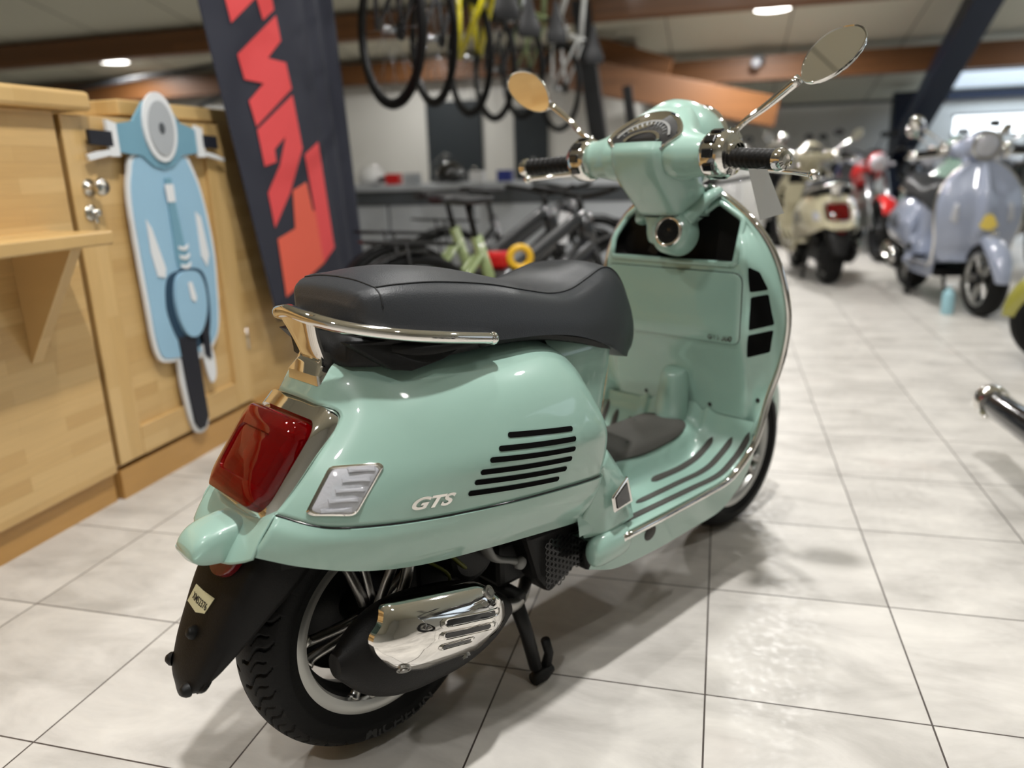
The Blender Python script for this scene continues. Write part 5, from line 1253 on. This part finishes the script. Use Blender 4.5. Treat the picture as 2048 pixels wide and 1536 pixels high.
# things on the counter
M['helmet_w'] = mat('helmet_white', srgb(225, 225, 224), .2, coat=1.0)
def helmet(loc, m, label, rz=0):
    o = empty('helmet', loc, rz, label=label, cat='helmet')
    sh = []
    for i in range(9):
        t = i / 8 * PI * .62
        sh.append([(.125 * math.sin(t + .02) * math.cos(a), .11 * math.sin(t + .02) * math.sin(a), .13 + .12 * math.cos(t)) for a in [2 * PI * k / 20 for k in range(20)]])
    G().grid(sh, True).build('shell', M[m], o, solid=.01)
    G().ball((.035, 0, .125), (.098, .095, .05), 16, 8).build('visor', M['gloss'], o)
    return o
cz = .910
HB = .075
helmet((-2.95, 5.05, cz - HB), 'helmet_w', 'white helmet at the left end of the grey counter')
helmet((-2.25, 5.1, cz - HB), 'mc_black', 'black helmet in the middle of the grey counter')
for i, (x, y, m, lab) in enumerate([(-2.72, 5.0, 'mc_red', 'small red box on the counter beside the white helmet'), (-2.55, 5.0, 'counter', 'pale grey carton on the counter left of the black helmet'), (-1.98, 5.02, 'mc_white', 'white carton on the counter right of the black helmet'), (-1.75, 5.05, 'mc_blue', 'small blue box toward the right end of the counter')]):
    simple('box', G().box((0, 0, .045), (.12, .1, .09)), m, (x, y, cz), lab, 'box', smooth=False, bevel=.004)
lm = empty('desk_lamp', (-2.42, 5.3, cz), label='small jointed grey lamp on the counter', cat='lamp')
G().lathe([(0, 0), (.06, 0), (.06, .015), (0, .02)], (0, 0, 0), (0, 0, 1), 20).tube([(0, 0, .01), (-.08, 0, .14), (.05, 0, .24)], .007, 8).build('arm', M['grey'], lm)
G().lathe([(.015, 0), (.045, .05), (.043, .05), (.012, 0)], (.05, 0, .245), (.6, 0, -.8), 16).build('lamp_shade', M['grey'], lm)
for i, (x, y) in enumerate([(-1.5, 5.0), (-1.3, 5.05)]):
    simple('bottle', G().lathe([(0, 0), (.03, 0), (.03, .12), (.012, .15), (.012, .18), (0, .18)], (0, 0, 0), (0, 0, 1), 16), 'clear' if i else 'grey', (x, y, cz), 'grey bottle on the counter near the electric bicycle bars' if not i else 'clear bottle at the right end of the counter', 'bottle')
# black coat on a stand behind the banner
ct = empty('coat_stand', (-2.85, 4.0, 0), label='black stand with a dark coat right behind the banner', cat='coat stand')
G().tube([(0, 0, .01), (0, 0, 1.80)], .015, 10).lathe([(0, 0), (.2, 0), (.2, .02), (0, .03)], (0, 0, 0), (0, 0, 1), 24).build('stand_pole', M['strut'], ct)
jk = []
for z, w, dth in ((.82, .24, .12), (1.0, .23, .12), (1.2, .21, .12), (1.38, .19, .11), (1.50, .17, .10), (1.60, .10, .08), (1.70, .06, .06), (1.76, .05, .05)):
    jk.append([(w * math.cos(a), dth * math.sin(a) * (1 + .12 * math.sin(a * 5)), z) for a in [2 * PI * i / 20 for i in range(20)]])
G().grid(loft(jk, 3, 1, True), True, True).build('coat', M['saddle'], ct)
SX, SY = -.93, 2.05
# red and yellow gear lying in front of the electric bicycles
bx = simple('red_case', G().box((0, 0, .04), (.15, .10, .08)), 'mc_red', (SX - .06, SY, .575), 'small red case on top of the black stool between the electric bicycles', 'case', smooth=False, bevel=.02)
bx = simple('yellow_lock', G().lathe([(.045 + .016 * math.cos(a), .016 * math.sin(a)) for a in [2 * PI * i / 8 for i in range(9)]], (0, 0, .062), (.4, -.9, 0), 20), mat('yellow_plastic', srgb(216, 170, 40), .4), (SX + .08, SY - .10, .575), 'yellow ring lock beside the red case', 'lock')
sl_ = empty('stool', (SX, SY, 0), label='black stool carrying the red case and the yellow lock', cat='stool')
G().lathe([(0, .535), (.17, .535), (.18, .55), (.18, .565), (.17, .575), (0, .575)], (0, 0, 0), (0, 0, 1), 28).build('seat', M['black'], sl_)
for a in (.5, 2.07, 3.64, 5.21): G().tube([(.12 * math.cos(a), .12 * math.sin(a), .54), (.19 * math.cos(a), .19 * math.sin(a), .0)], .012, 8).build('leg', M['black'], sl_)

pt = empty('paper_tag', (-.735, 2.36, .80), label='white paper tag hanging on the first electric bicycle', cat='tag')
G().box((0, 0, -.07), (.055, .002, .15), Matrix.Rotation(.15, 3, 'Y')).build('card', M['cut_white'], pt, smooth=False)
G().tube([(0, 0, 0), (.0, .01, .05)], .0015, 5).build('string', M['ink'], pt)
# ------------------------------------------------------------------ ceiling lamps: visible discs with a lamp just under each
def roof_lamp(x, y, power, label, r=.17, z=None, vis=True, rad=.12, col=(1, .985, .965)):
    z = roofz(y) if z is None else z
    o = empty('ceiling_light', (x, y, z), label=label, cat='ceiling light', group=None)
    G().lathe([(0, -.002), (r + .02, -.002), (r + .02, -.05), (r, -.055), (r, -.03), (0, -.03)], (0, 0, 0), (0, 0, 1), 32).build('housing', M['cut_white'], o)
    G().lathe([(0, -.052), (r, -.052), (r, -.046), (0, -.046)], (0, 0, 0), (0, 0, 1), 32).build('diffuser', M['lamp'], o)
    L = bpy.data.lights.new('lamp', 'AREA'); L.shape = 'DISK'; L.size = rad * 2; L.energy = power; L.color = col; L.spread = math.radians(165)
    lo = bpy.data.objects.new('light_source', L); COL.objects.link(lo); lo.parent = o; lo.location = (0, 0, -.07)
    return o
roof_lamp(.40, 7.37, 105, 'round ceiling light above the right mirror of the mint scooter')
roof_lamp(-7.35, 7.37, 45, 'round ceiling light above the cabinets on the left')
roof_lamp(-3.4, 7.2, 22, 'round ceiling light hidden behind the hanging bicycles')
roof_lamp(4.0, 7.2, 50, 'round ceiling light above the row of scooters at the far right')
roof_lamp(-.07, -.31, 138, 'round ceiling light above the cowl of the mint scooter', rad=.07)
roof_lamp(-.46, .98, 28, 'round ceiling light above the leg shield of the mint scooter', rad=.07)
roof_lamp(-2.6, -.6, 45, 'round ceiling light above the reception desk', rad=.12)
roof_lamp(1.6, -1.6, 15, 'round ceiling light behind the camera on the right', rad=.10)
roof_lamp(2.0, 1.6, 32, 'round ceiling light above the open floor on the right', rad=.12)
roof_lamp(-1.3, 3.0, 45, 'round ceiling light above the standing electric bicycles', rad=.12)
roof_lamp(.5, 4.3, 60, 'round ceiling light between the mint and the cream scooters', rad=.12)
roof_lamp(-1.2, -3.4, 80, 'round ceiling light far behind the camera', rad=.12)
# daylight through the roof window, plus weak fill from an assumed unseen right window
for nm, loc, rot, sx, sy, e in (('daylight', (5.2, 10.33, roofz(10.33) + .05), (math.radians(-11.3), 0, 0), 4.8, 1.0, 90), ('daylight', (7.8, 3.0, 1.9), (0, math.radians(90), 0), 1.6, 5.0, 9)):
    L = bpy.data.lights.new(nm, 'AREA'); L.shape = 'RECTANGLE'; L.size = sx; L.size_y = sy; L.energy = e; L.color = (.72, .85, 1.0)
    o = bpy.data.objects.new(nm, L); COL.objects.link(o); o.location = loc; o.rotation_euler = rot
w = struct(G().box((7.91, 3.0, 1.9), (.02, 5.0, 1.6)).build('window_3', M['win'], smooth=False))  # unseen window, assumed only from a bluish reflection on the steering neck
W = bpy.data.worlds.new('w'); scn.world = W; W.use_nodes = True
W.node_tree.nodes['Background'].inputs[0].default_value = (.75, .8, .85, 1); W.node_tree.nodes['Background'].inputs[1].default_value = .03
# ------------------------------------------------------------------ camera
cam = bpy.data.cameras.new('camera'); co = bpy.data.objects.new('camera', cam); COL.objects.link(co); scn.camera = co
f_px, pitch, roll, yaw = 1549.8, .272118, -.0334465, .266197
fw = Vector((-math.sin(yaw) * math.cos(pitch), math.cos(yaw) * math.cos(pitch), -math.sin(pitch)))
rt = Vector((math.cos(yaw), math.sin(yaw), 0)); up = rt.cross(fw)
r2 = rt * math.cos(roll) + up * math.sin(roll); u2 = -rt * math.sin(roll) + up * math.cos(roll)
mm = Matrix((r2, u2, -fw)).transposed().to_4x4(); mm.translation = Vector((-.0102643 * S, -3.328896 * S, 2.491818 * S)); co.matrix_world = mm
cam.sensor_width = 36; cam.lens = f_px * 36 / 2048; cam.clip_start = .02
cam.dof.use_dof = True; cam.dof.focus_distance = 1.3; cam.dof.aperture_fstop = 1.8
vs = scn.view_settings; vs.view_transform = 'Standard'; vs.look = 'None'; vs.gamma = 1; vs.exposure = -0.56; vs.use_curve_mapping = False
